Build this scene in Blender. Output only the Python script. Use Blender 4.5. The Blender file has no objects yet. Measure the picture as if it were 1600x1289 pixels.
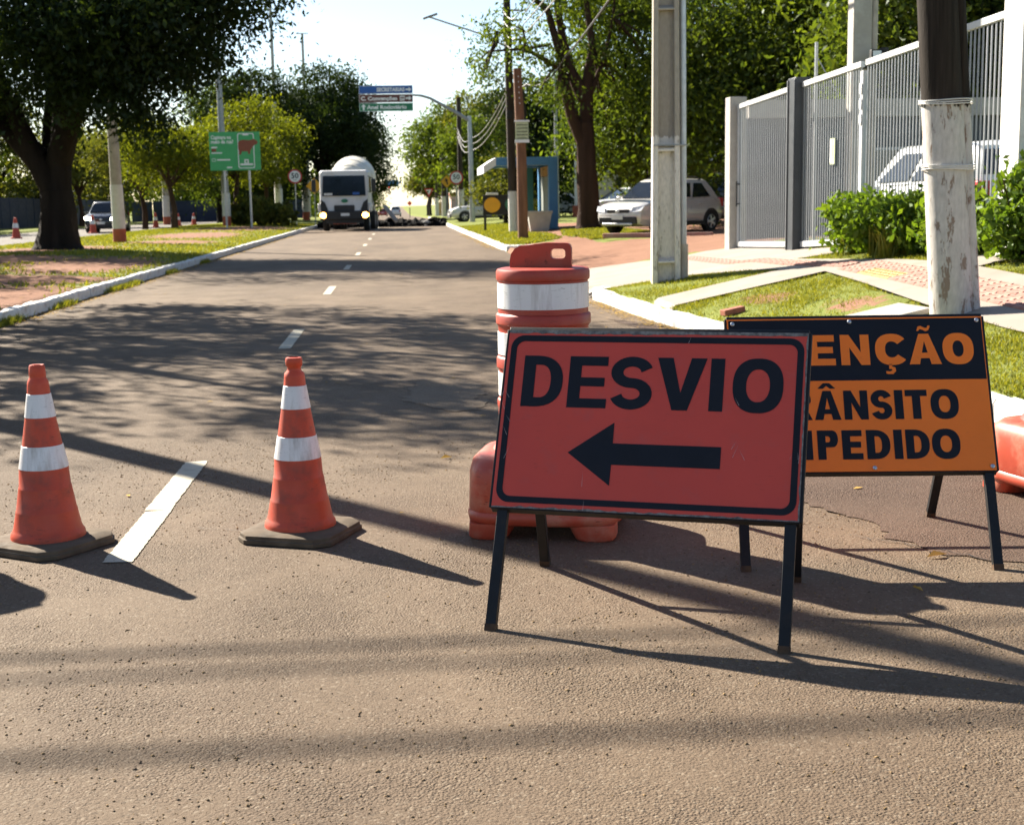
import bpy, math, random
import numpy as np
from mathutils import Vector, Matrix

random.seed(7)
rng = np.random.default_rng(11)
SC = bpy.context.scene
COL = SC.collection
R = math.radians

# ------------------------------------------------------------------ camera
CAM_H = 1.38
F_PX = 2148.0                       # focal length in pixels of a 1600 px wide picture
YAW, PITCH, ROLL = R(4.53186), R(8.74864), R(1.0)
_f = Vector((math.sin(YAW) * math.cos(PITCH), math.cos(YAW) * math.cos(PITCH), -math.sin(PITCH)))
_r0 = Vector((math.cos(YAW), -math.sin(YAW), 0))
_u0 = _r0.cross(_f)
_r = math.cos(ROLL) * _r0 - math.sin(ROLL) * _u0
_u = math.cos(ROLL) * _u0 + math.sin(ROLL) * _r0
cam_data = bpy.data.cameras.new('camera')
cam = bpy.data.objects.new('camera', cam_data)
COL.objects.link(cam)
cam.matrix_world = Matrix(((_r.x, _u.x, -_f.x, 0), (_r.y, _u.y, -_f.y, 0), (_r.z, _u.z, -_f.z, CAM_H), (0, 0, 0, 1)))
cam_data.sensor_width = 36.0
cam_data.lens = F_PX / 1600.0 * 36.0
cam_data.clip_start = 0.05
cam_data.clip_end = 3000
cam_data.dof.use_dof = True
cam_data.dof.focus_distance = 4.6
cam_data.dof.aperture_fstop = 8.0
SC.camera = cam

# ------------------------------------------------------------------ sky, sun, exposure
SUN_EL = R(34.5)
SUN_AZ = R(39.2)                    # to the left of straight ahead (+Y)
sun_dir = Vector((-math.sin(SUN_AZ) * math.cos(SUN_EL), math.cos(SUN_AZ) * math.cos(SUN_EL), math.sin(SUN_EL)))
world = bpy.data.worlds.new('World')
SC.world = world
world.use_nodes = True
wn = world.node_tree.nodes
sky = wn.new('ShaderNodeTexSky')
sky.sky_type = 'NISHITA'
sky.sun_disc = False
sky.sun_elevation = SUN_EL
sky.sun_rotation = -SUN_AZ
sky.air_density = 0.88
sky.dust_density = 0.4
sky.ozone_density = 1.0
bg = wn['Background']
bg.inputs['Strength'].default_value = 0.05
world.node_tree.links.new(sky.outputs[0], bg.inputs[0])
sl = bpy.data.lights.new('sun', 'SUN')
sl.energy = 5.0
sl.angle = R(0.53)
sl.color = (1.0, 0.92, 0.78)
sun = bpy.data.objects.new('sun', sl)
COL.objects.link(sun)
sun.rotation_euler = sun_dir.to_track_quat('Z', 'Y').to_euler()
SC.view_settings.view_transform = 'Standard'
SC.view_settings.look = 'None'
SC.view_settings.gamma = 1.0
SC.view_settings.use_curve_mapping = False
SC.view_settings.exposure = 1.9
SC.cycles.use_denoising = True
SC.cycles.max_bounces = 7
SC.cycles.transparent_max_bounces = 6
SC.cycles.sample_clamp_indirect = 6.0

# ------------------------------------------------------------------ helpers: objects
def tag(o, label=None, cat=None, group=None, kind=None):
    if label: o['label'] = label
    if cat: o['category'] = cat
    if group: o['group'] = group
    if kind: o['kind'] = kind
    return o

def empty(name, loc=(0, 0, 0), rz=0.0, label=None, cat=None, group=None, kind=None):
    o = bpy.data.objects.new(name, None)
    COL.objects.link(o)
    o.location = loc
    o.rotation_euler = (0, 0, rz)
    o.empty_display_size = 0.1
    return tag(o, label, cat, group, kind)

def link(name, me, mat=None, parent=None, loc=None, rot=None):
    o = bpy.data.objects.new(name, me)
    COL.objects.link(o)
    if mat is not None and len(me.materials) == 0:
        me.materials.append(mat)
    if parent is not None: o.parent = parent
    if loc is not None: o.location = loc
    if rot is not None: o.rotation_euler = rot
    return o

def copy_tree(o, parent=None):
    c = o.copy()
    COL.objects.link(c)
    c.parent = parent
    for ch in list(o.children):
        copy_tree(ch, c)
    return c

def np_mesh(name, V, Fq, smooth=False):
    """V (n,3), Fq (m,3) or (m,4) numpy"""
    me = bpy.data.meshes.new(name)
    V = np.ascontiguousarray(V, dtype=np.float32); Fq = np.ascontiguousarray(Fq, dtype=np.int32)
    k = Fq.shape[1]
    me.vertices.add(len(V)); me.vertices.foreach_set('co', V.ravel())
    me.loops.add(Fq.size); me.loops.foreach_set('vertex_index', Fq.ravel())
    me.polygons.add(len(Fq)); me.polygons.foreach_set('loop_start', np.arange(0, Fq.size, k, dtype=np.int32))
    me.polygons.foreach_set('loop_total', np.full(len(Fq), k, dtype=np.int32))
    if smooth: me.polygons.foreach_set('use_smooth', np.ones(len(Fq), dtype=bool))
    me.update(calc_edges=True); me.validate()
    return me

class MB:
    def __init__(self): self.v = []; self.f = []
    def add(self, vs, fs):
        b = len(self.v); self.v += [tuple(p) for p in vs]; self.f += [tuple(b + i for i in f) for f in fs]; return self
    def box(self, c, s, rot=None):
        hx, hy, hz = s[0] / 2, s[1] / 2, s[2] / 2
        P = [Vector((x, y, z)) for z in (-hz, hz) for x, y in ((-hx, -hy), (hx, -hy), (hx, hy), (-hx, hy))]
        if rot is not None: P = [rot @ p for p in P]
        P = [p + Vector(c) for p in P]
        return self.add(P, [(3, 2, 1, 0), (4, 5, 6, 7), (0, 1, 5, 4), (1, 2, 6, 5), (2, 3, 7, 6), (3, 0, 4, 7)])
    def box2(self, a, b):
        return self.box([(a[i] + b[i]) / 2 for i in range(3)], [abs(b[i] - a[i]) for i in range(3)])
    def beam(self, p0, p1, w, d, side=None):
        """box from p0 to p1, w wide along 'side', d along the third axis"""
        p0, p1 = Vector(p0), Vector(p1); z = (p1 - p0); L = z.length; z.normalize()
        s = Vector(side) if side is not None else (Vector((1, 0, 0)) if abs(z.x) < .9 else Vector((0, 1, 0)))
        x = (s - z * s.dot(z)).normalized(); y = z.cross(x)
        return self.box((p0 + p1) / 2, (w, d, L), Matrix((x, y, z)).transposed())
    def tube(self, path, rad, n=10, caps=True):
        P = [Vector(p) for p in path]; m = len(P)
        if not hasattr(rad, '__len__'): rad = [rad] * m
        b = len(self.v); fr = None
        for i in range(m):
            t = (P[min(i + 1, m - 1)] - P[max(i - 1, 0)]).normalized()
            if fr is None:
                a = Vector((0, 1, 0)) if abs(t.y) < .9 else Vector((1, 0, 0)); fr = (a - t * a.dot(t)).normalized()
            else:
                fr = (fr - t * fr.dot(t)).normalized()
            e2 = t.cross(fr)
            for k in range(n):
                a = 2 * math.pi * k / n
                self.v.append(tuple(P[i] + (fr * math.cos(a) + e2 * math.sin(a)) * rad[i]))
        for i in range(m - 1):
            for k in range(n):
                q = b + i * n; self.f.append((q + k, q + (k + 1) % n, q + n + (k + 1) % n, q + n + k))
        if caps:
            self.f.append(tuple(b + k for k in reversed(range(n)))); self.f.append(tuple(b + (m - 1) * n + k for k in range(n)))
        return self
    def lathe(self, prof, n=40, c=(0, 0, 0), caps=True):
        b = len(self.v); m = len(prof)
        for r, z in prof:
            for k in range(n):
                a = 2 * math.pi * k / n; self.v.append((c[0] + r * math.cos(a), c[1] + r * math.sin(a), c[2] + z))
        for i in range(m - 1):
            for k in range(n):
                q = b + i * n; self.f.append((q + k, q + (k + 1) % n, q + n + (k + 1) % n, q + n + k))
        if caps:
            self.f.append(tuple(b + k for k in reversed(range(n)))); self.f.append(tuple(b + (m - 1) * n + k for k in range(n)))
        return self
    def loft(self, rings, caps=True, closed=True):
        b = len(self.v); n = len(rings[0])
        for r in rings: self.v += [tuple(p) for p in r]
        for i in range(len(rings) - 1):
            for k in range(n if closed else n - 1):
                q = b + i * n; self.f.append((q + k, q + (k + 1) % n, q + n + (k + 1) % n, q + n + k))
        if caps:
            self.f.append(tuple(b + k for k in reversed(range(n)))); q = b + (len(rings) - 1) * n
            self.f.append(tuple(q + k for k in range(n)))
        return self
    def prism(self, poly, fn, t0, t1):
        """poly 2D -> fn(u, v, t) 3D, extruded t0..t1"""
        n = len(poly); P = [fn(u, v, t0) for u, v in poly] + [fn(u, v, t1) for u, v in poly]
        return self.add(P, [tuple(reversed(range(n))), tuple(range(n, 2 * n))] + [(i, (i + 1) % n, n + (i + 1) % n, n + i) for i in range(n)])
    def mesh(self, name, smooth=False):
        me = bpy.data.meshes.new(name); me.from_pydata(self.v, [], self.f)
        if smooth: me.polygons.foreach_set('use_smooth', np.ones(len(me.polygons), dtype=bool))
        me.update(); return me
    def build(self, name, mat, parent=None, smooth=False, bevel=0.0, seg=2, loc=None, rot=None, angle=35):
        me = self.mesh(name, smooth or bevel > 0)
        o = link(name, me, mat, parent, loc, rot)
        if bevel:
            b = o.modifiers.new('bevel', 'BEVEL'); b.width = bevel; b.segments = seg; b.limit_method = 'ANGLE'; b.angle_limit = R(40)
        if smooth or bevel:
            try: me.set_sharp_from_angle(angle=R(angle))
            except Exception: pass
        return o

def rrect(x0, y0, x1, y1, r, n=6):
    P = []
    for cx, cy, a0 in ((x1 - r, y1 - r, 0), (x0 + r, y1 - r, 90), (x0 + r, y0 + r, 180), (x1 - r, y0 + r, 270)):
        for k in range(n + 1):
            a = R(a0 + 90 * k / n); P.append((cx + r * math.cos(a), cy + r * math.sin(a)))
    return P

def sellipse(a, b, e, n, cx=0, cy=0, z=0, rz=0):
    out = []
    for k in range(n):
        t = 2 * math.pi * (k + .5) / n; c, s = math.cos(t), math.sin(t)
        x = a * math.copysign(abs(c) ** (2 / e), c); y = b * math.copysign(abs(s) ** (2 / e), s)
        out.append((cx + x * math.cos(rz) - y * math.sin(rz), cy + x * math.sin(rz) + y * math.cos(rz), z))
    return out

def shape_mesh(name, contours, extrude=0.0005):
    """filled flat shape with holes from 2D contours"""
    cu = bpy.data.curves.new(name, 'CURVE'); cu.dimensions = '2D'; cu.fill_mode = 'BOTH'; cu.extrude = extrude
    for c in contours:
        s = cu.splines.new('POLY'); s.points.add(len(c) - 1)
        for i, p in enumerate(c): s.points[i].co = (p[0], p[1], 0, 1)
        s.use_cyclic_u = True
    o = bpy.data.objects.new('tmp', cu); COL.objects.link(o)
    me = bpy.data.meshes.new_from_object(o); bpy.data.objects.remove(o); bpy.data.curves.remove(cu)
    me.name = name; return me

def text_mesh(body, size, align='LEFT', bold=0.0, extrude=0.001, width=None):
    cu = bpy.data.curves.new('text', 'FONT'); cu.body = body; cu.size = size; cu.align_x = align; cu.align_y = 'CENTER'
    cu.offset = bold; cu.extrude = extrude; cu.resolution_u = 3
    o = bpy.data.objects.new('tmp', cu); COL.objects.link(o)
    me = bpy.data.meshes.new_from_object(o); bpy.data.objects.remove(o); bpy.data.curves.remove(cu)
    if width:
        co = np.empty(len(me.vertices) * 3, dtype=np.float32); me.vertices.foreach_get('co', co); co = co.reshape(-1, 3)
        x0, x1 = co[:, 0].min(), co[:, 0].max(); k = width / (x1 - x0)
        co[:, 0] = (co[:, 0] - (x0 if align == 'LEFT' else (x0 + x1) / 2)) * k; me.vertices.foreach_set('co', co.ravel()); me.update()
    return me

# heavy sans lettering for the hand-made road signs; each glyph is drawn in a box w wide, 1 high
def glyph(ch, w, sx, sy):
    def ell(cx, cy, rx, ry, e=2.4, n=44):
        return [(p[0], p[1]) for p in sellipse(rx, ry, e, n, cx, cy)]
    if ch == 'I': return [[(0, 0), (w, 0), (w, 1), (0, 1)]]
    if ch == 'E':
        m0, m1 = .5 - sy * .45, .5 + sy * .5
        return [[(0, 0), (w, 0), (w, sy), (sx, sy), (sx, m0), (w * .92, m0), (w * .92, m1), (sx, m1), (sx, 1 - sy), (w * .98, 1 - sy), (w * .98, 1), (0, 1)]]
    if ch == 'T': return [[(w / 2 - sx / 2, 0), (w / 2 + sx / 2, 0), (w / 2 + sx / 2, 1 - sy), (w, 1 - sy), (w, 1), (0, 1), (0, 1 - sy), (w / 2 - sx / 2, 1 - sy)]]
    if ch == 'N': return [[(0, 0), (sx, 0), (sx, .58), (w - sx, 0), (w, 0), (w, 1), (w - sx, 1), (w - sx, .42), (sx, 1), (0, 1)]]
    if ch == 'M': return [[(0, 0), (sx, 0), (sx, .66), (w / 2 - sx * .42, 0), (w / 2 + sx * .42, 0), (w - sx, .66), (w - sx, 0), (w, 0), (w, 1), (w - sx * 1.25, 1), (w / 2, .38), (sx * 1.25, 1), (0, 1)]]
    if ch == 'V': return [[(w / 2 - sx * .55, 0), (w / 2 + sx * .55, 0), (w, 1), (w - sx * 1.12, 1), (w / 2, .33), (sx * 1.12, 1), (0, 1)]]
    if ch == 'A':
        k = sx * 1.06
        def xl(y): return (w / 2 - sx * .5) * y
        yb0, yb1 = .2, .2 + sy * .85
        il = lambda y: k + (w / 2 - k) * y / .76
        return [[(0, 0), (k, 0), (il(yb0) - .0, yb0), (w - il(yb0), yb0), (w - k, 0), (w, 0), (w / 2 + sx * .52, 1), (w / 2 - sx * .52, 1)],
                [(il(yb1), yb1), (w - il(yb1), yb1), (w / 2, .76)]]
    if ch == 'O': return [ell(w / 2, .5, w / 2, .515), ell(w / 2, .5, w / 2 - sx, .5 - sy, 2.2)]
    if ch == 'D':
        def half(x0, xr, y0, y1):
            P = [(x0, y0)]; m = x0 + (xr - x0) * .32
            for k in range(19):
                a = R(-90 + 10 * k); c, s = math.cos(a), math.sin(a)
                P.append((m + (xr - m) * abs(c) ** .85, (y0 + y1) / 2 + (y1 - y0) / 2 * math.copysign(abs(s) ** .85, s)))
            return P + [(x0, y1)]
        return [half(0, w, 0, 1), half(sx, w - sx, sy, 1 - sy)]
    if ch in 'PR':
        h = .44 if ch == 'P' else .47
        def bowl(x0, xr, y0, y1):
            P = []; m = x0 + (xr - x0) * .5
            for k in range(13):
                a = R(-90 + 15 * k); P.append((m + (xr - m) * abs(math.cos(a)) ** .8, (y0 + y1) / 2 + (y1 - y0) / 2 * math.sin(a)))
            return P
        b = bowl(sx, w, 1 - h - sy * .7, 1); i = bowl(sx, w - sx * .95, 1 - h + sy * .15, 1 - sy)
        if ch == 'P': outer = [(0, 0), (sx, 0), (sx, 1 - h - sy * .7)] + b + [(0, 1)]
        else: outer = [(0, 0), (sx, 0), (sx, 1 - h - sy * .7), (w * .52, 1 - h - sy * .7), (w - sx * 1.08, 0), (w * 1.03, 0), (w * .78, 1 - h - sy * .45)] + b[5:] + [(0, 1)]
        return [outer, [(sx, 1 - h + sy * .15)] + i + [(sx, 1 - sy)]]
    if ch == 'C':
        P, Q = [], []
        for k in range(33):
            a = R(38 + (322 - 38) * k / 32); c, s = math.cos(a), math.sin(a)
            P.append((w / 2 + w / 2 * math.copysign(abs(c) ** .85, c), .5 + .515 * math.copysign(abs(s) ** .85, s)))
            Q.append((w / 2 + (w / 2 - sx) * math.copysign(abs(c) ** .9, c) + (.02 if k in (0, 32) else 0), .5 + (.5 - sy) * math.copysign(abs(s) ** .9, s)))
        return [P + Q[::-1]]
    if ch == 'S':
        b = sy / 2; ry = (1.02 - sy) / 4; rx = (w - sx) / 2; xc = w / 2; C = []
        for k in range(25):
            a = R(14 + 256 * k / 24); C.append((xc + rx * math.cos(a), 1.01 - b - ry + ry * math.sin(a)))
        for k in range(1, 26):
            a = R(90 - 256 * k / 25); C.append((xc + rx * math.cos(a), -.01 + b + ry + ry * math.sin(a)))
        L_, R_ = [], []
        for k, p in enumerate(C):
            q0, q1 = C[max(k - 1, 0)], C[min(k + 1, len(C) - 1)]; tx, ty = q1[0] - q0[0], q1[1] - q0[1]; l = math.hypot(tx, ty); tx /= l; ty /= l
            h = math.sqrt((tx * sy) ** 2 + (ty * sx) ** 2) / 2
            L_.append((p[0] - ty * h, p[1] + tx * h)); R_.append((p[0] + ty * h, p[1] - tx * h))
        return [L_ + R_[::-1]]
    if ch == '^': return [[(0, 0), (w * .3, 0), (w / 2, .5), (w * .7, 0), (w, 0), (w * .68, 1), (w * .32, 1)]]
    if ch == '~':
        T = [(0, .1), (.12 * w, .85), (.32 * w, .95), (.6 * w, .62), (.78 * w, .6), (.86 * w, 1), (w, 1)]
        B_ = [(w, .75), (.88 * w, .2), (.68 * w, .0), (.42 * w, .32), (.24 * w, .4), (.14 * w, .1)]
        return [T + B_]
    if ch == ',': return [[(w * .35, 1), (w * .62, 1), (w * .6, .78), (w * .95, .66), (w, .3), (w * .7, 0), (w * .2, .0), (0, .06), (0, .3), (w * .4, .26), (w * .62, .36), (w * .6, .5), (w * .32, .52)]]

def letters(spec):
    """spec: (char, u0, u1, v0, v1, stem, bar) -> list of contours"""
    out = []
    for ch, u0, u1, v0, v1, stem, bar in spec:
        h = v1 - v0
        for c in glyph(ch, (u1 - u0) / h, stem / h, bar / h): out.append([(u0 + x * h, v0 + y * h) for x, y in c])
    return out
# ------------------------------------------------------------------ helpers: materials
def new_mat(name):
    m = bpy.data.materials.new(name); m.use_nodes = True
    nt = m.node_tree; return m, nt, nt.nodes, nt.links, nt.nodes['Principled BSDF']

def _noise(N, L, vec, scale, detail=4, rough=.55):
    n = N.new('ShaderNodeTexNoise'); n.inputs['Scale'].default_value = scale; n.inputs['Detail'].default_value = detail; n.inputs['Roughness'].default_value = rough
    if vec is not None: L.new(vec, n.inputs['Vector'])
    return n.outputs[0]
def _ramp(N, L, src, a, b, lo=0.0, hi=1.0):
    n = N.new('ShaderNodeMapRange'); n.inputs[1].default_value = a; n.inputs[2].default_value = b; n.inputs[3].default_value = lo; n.inputs[4].default_value = hi
    L.new(src, n.inputs[0]); return n.outputs[0]
def _mix(N, L, fac, a, b, mode='MIX'):
    n = N.new('ShaderNodeMix'); n.data_type = 'RGBA'; n.blend_type = mode
    for s, x in ((n.inputs[0], fac), (n.inputs[6], a), (n.inputs[7], b)):
        if isinstance(x, (int, float)): s.default_value = x
        elif isinstance(x, tuple): s.default_value = x + (1,) if len(x) == 3 else x
        else: L.new(x, s)
    return n.outputs[2]
def _math(N, L, op, a, b=None):
    n = N.new('ShaderNodeMath'); n.operation = op
    for s, x in ((n.inputs[0], a), (n.inputs[1], b)):
        if x is None: continue
        if isinstance(x, (int, float)): s.default_value = x
        else: L.new(x, s)
    return n.outputs[0]
def _bump(N, L, P, h, strength, dist):
    b = N.new('ShaderNodeBump'); b.inputs['Strength'].default_value = strength; b.inputs['Distance'].default_value = dist
    L.new(h, b.inputs['Height']); L.new(b.outputs[0], P.inputs['Normal']); return b

def M(name, col, rough=.6, var=.15, scale=6, bump=0., bscale=80, bdist=.004, metal=0., spec=.5, dirt=None, coat=0., streak=False, scuff=0.):
    """plain painted / plastic / wooden surface with colour drift, optional dirt (colour, amount, scale) and relief"""
    m, nt, N, L, P = new_mat(name)
    tc = N.new('ShaderNodeTexCoord').outputs['Object']
    if streak:
        mp = N.new('ShaderNodeMapping'); mp.inputs['Scale'].default_value = (1, 1, .12); L.new(tc, mp.inputs[0]); sv = mp.outputs[0]
    else: sv = tc
    n = _noise(N, L, sv, scale)
    c = _mix(N, L, _ramp(N, L, n, .3, .7), tuple(x * (1 - var) for x in col), tuple(min(1, x * (1 + var)) for x in col))
    if dirt:
        d = _noise(N, L, sv, dirt[2], 6, .65)
        c = _mix(N, L, _ramp(N, L, d, .62 - dirt[1] * .3, .78 - dirt[1] * .2, 0, min(1, dirt[1] * 1.6)), c, dirt[0])
    if scuff:       # short level scrapes and black rub marks
        ms = N.new('ShaderNodeMapping'); ms.inputs['Scale'].default_value = (1, 1, 5.5); L.new(tc, ms.inputs[0])
        sc = _noise(N, L, ms.outputs[0], 26, 4, .7); zone = _noise(N, L, tc, 5.5, 3, .6)
        k = _math(N, L, 'MULTIPLY', _ramp(N, L, sc, .60, .66), _ramp(N, L, zone, .46, .60, 0, scuff))
        c = _mix(N, L, k, c, tuple(x * .35 for x in col))
        s2 = _noise(N, L, ms.outputs[0], 60, 3, .7); k2 = _math(N, L, 'MULTIPLY', _ramp(N, L, s2, .66, .70), _ramp(N, L, zone, .52, .40, 0, scuff * .6))
        c = _mix(N, L, k2, c, tuple(min(1, x * .6 + .22) for x in col))
    L.new(c, P.inputs['Base Color'])
    r = _noise(N, L, tc, scale * 2.3, 3)
    L.new(_ramp(N, L, r, .25, .75, max(0, rough - .1), min(1, rough + .1)), P.inputs['Roughness'])
    P.inputs['Metallic'].default_value = metal; P.inputs['Specular IOR Level'].default_value = spec
    if coat: P.inputs['Coat Weight'].default_value = coat; P.inputs['Coat Roughness'].default_value = .06
    if bump: _bump(N, L, P, _noise(N, L, tc, bscale, 3), bump, bdist)
    return m

def emis(name, col, strength):
    m, nt, N, L, P = new_mat(name)
    P.inputs['Base Color'].default_value = col + (1,); P.inputs['Emission Color'].default_value = col + (1,); P.inputs['Emission Strength'].default_value = strength
    return m

def leaf_mat(name, col, trans=.45, yellow=.3):
    """leaf: diffuse + light passing through, tint per leaf from a colour attribute"""
    m, nt, N, L, P = new_mat(name)
    at = N.new('ShaderNodeAttribute'); at.attribute_name = 'tint'
    c = _mix(N, L, at.outputs['Fac'], tuple(x * .62 for x in col), (col[0] * (1.35 + yellow), col[1] * 1.3, col[2] * .9))
    df = N.new('ShaderNodeBsdfDiffuse'); tr = N.new('ShaderNodeBsdfTranslucent'); gl = N.new('ShaderNodeBsdfGlossy')
    gl.inputs['Roughness'].default_value = .45; gl.inputs['Color'].default_value = (.9, .95, 1, 1)
    L.new(c, df.inputs[0]); tcol = _mix(N, L, 1.0, c, (1.5, 1.45, .5), 'MULTIPLY'); L.new(tcol, tr.inputs[0])
    a = N.new('ShaderNodeMixShader'); a.inputs[0].default_value = trans; L.new(df.outputs[0], a.inputs[1]); L.new(tr.outputs[0], a.inputs[2])
    b = N.new('ShaderNodeMixShader'); b.inputs[0].default_value = .012; L.new(a.outputs[0], b.inputs[1]); L.new(gl.outputs[0], b.inputs[2])
    out = N['Material Output']; L.new(b.outputs[0], out.inputs[0]); N.remove(P)
    return m

def asphalt_mat(name, c0, c1, stone, crack=.5):
    """worn surfacing: dusty binder, single stones standing proud, pits, rougher and smoother areas"""
    m, nt, N, L, P = new_mat(name)
    tc = N.new('ShaderNodeTexCoord').outputs['Object']
    mp = N.new('ShaderNodeMapping'); mp.inputs['Scale'].default_value = (1, .35, 1); L.new(tc, mp.inputs[0])
    big = _noise(N, L, mp.outputs[0], .55, 5, .6); mid = _noise(N, L, tc, 1.5, 6, .68); fine = _noise(N, L, tc, 190, 2, .6)
    vo = N.new('ShaderNodeTexVoronoi'); vo.inputs['Scale'].default_value = 120; L.new(tc, vo.inputs['Vector'])
    rough = _ramp(N, L, mid, .40, .66)                                  # 0 smooth and dusty .. 1 open and stony
    pit = _ramp(N, L, _noise(N, L, tc, 62, 3, .62), .625, .73); pit = _math(N, L, 'MULTIPLY', pit, _ramp(N, L, mid, .36, .6, .35, 1))
    sep = N.new('ShaderNodeSeparateColor'); L.new(vo.outputs['Color'], sep.inputs[0])
    c = _mix(N, L, _ramp(N, L, big, .32, .68), c0, c1)
    c = _mix(N, L, _math(N, L, 'MULTIPLY', rough, .32), c, tuple(x * .70 for x in c0))
    c = _mix(N, L, _ramp(N, L, sep.outputs[0], .88, .94, 0, .35), c, stone)
    c = _mix(N, L, _ramp(N, L, sep.outputs[1], .86, .93, 0, .4), c, tuple(x * .42 for x in c0))
    c = _mix(N, L, _ramp(N, L, fine, .42, .72, 0, .28), c, tuple(x * .55 for x in c0))
    c = _mix(N, L, _math(N, L, 'MULTIPLY', pit, .74), c, tuple(x * .22 for x in c0))  # hollows coloured dark: small shadows of the grains painted in
    L.new(c, P.inputs['Base Color']); P.inputs['Roughness'].default_value = .8; P.inputs['Specular IOR Level'].default_value = .16
    h = _math(N, L, 'MULTIPLY', _ramp(N, L, vo.outputs['Distance'], .0, .7, 1, 0), _ramp(N, L, mid, .38, .66, .12, 1.1))
    h2 = _math(N, L, 'ADD', h, _math(N, L, 'MULTIPLY', _noise(N, L, tc, 75, 5, .75), .9))
    h3 = _math(N, L, 'SUBTRACT', h2, _math(N, L, 'MULTIPLY', pit, .9))
    _bump(N, L, P, h3, .85, .0068)
    return m

def flaky_mat(name, under, paint, zcut, amount, above=None, under_k=3.2):
    """white paint flaking off a pole below object-space height zcut"""
    m, nt, N, L, P = new_mat(name)
    tc = N.new('ShaderNodeTexCoord').outputs['Object']
    mp = N.new('ShaderNodeMapping'); mp.inputs['Scale'].default_value = (3, 3, .9); L.new(tc, mp.inputs[0])
    sp = N.new('ShaderNodeSeparateXYZ'); L.new(tc, sp.inputs[0])
    fl = _noise(N, L, mp.outputs[0], 3.6, 9, .72); g = _noise(N, L, mp.outputs[0], 12, 5, .6)
    mp2 = N.new('ShaderNodeMapping'); mp2.inputs['Scale'].default_value = (9, 9, .25); L.new(tc, mp2.inputs[0])
    wood = _mix(N, L, _ramp(N, L, _noise(N, L, mp2.outputs[0], 4, 6, .7), .35, .65), tuple(x * .55 for x in under), tuple(x * 1.5 for x in under))
    pc = _mix(N, L, _ramp(N, L, g, .35, .75), paint, tuple(x * .72 for x in paint))
    edge = _math(N, L, 'ADD', sp.outputs[2], _ramp(N, L, g, .2, .8, -.05, .05))
    below = _ramp(N, L, edge, zcut, zcut - .015)
    keep = _math(N, L, 'MULTIPLY', below, _ramp(N, L, fl, .43 + amount, .45 + amount, 1, 0))
    spk = _ramp(N, L, _noise(N, L, tc, 30, 5, .7), .70, .74)
    keep = _math(N, L, 'MAXIMUM', keep, _math(N, L, 'MULTIPLY', spk, _ramp(N, L, edge, zcut + .8, zcut, 0, 1)))
    L.new(_mix(N, L, keep, _mix(N, L, below, _mix(N, L, _ramp(N, L, g, .3, .7), above, tuple(x * .8 for x in above)) if above else wood, tuple(x * under_k for x in under)), pc), P.inputs['Base Color'])
    P.inputs['Roughness'].default_value = .8; P.inputs['Specular IOR Level'].default_value = .15
    _bump(N, L, P, _math(N, L, 'ADD', keep, _math(N, L, 'MULTIPLY', g, .8)), .6, .006)
    return m

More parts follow.
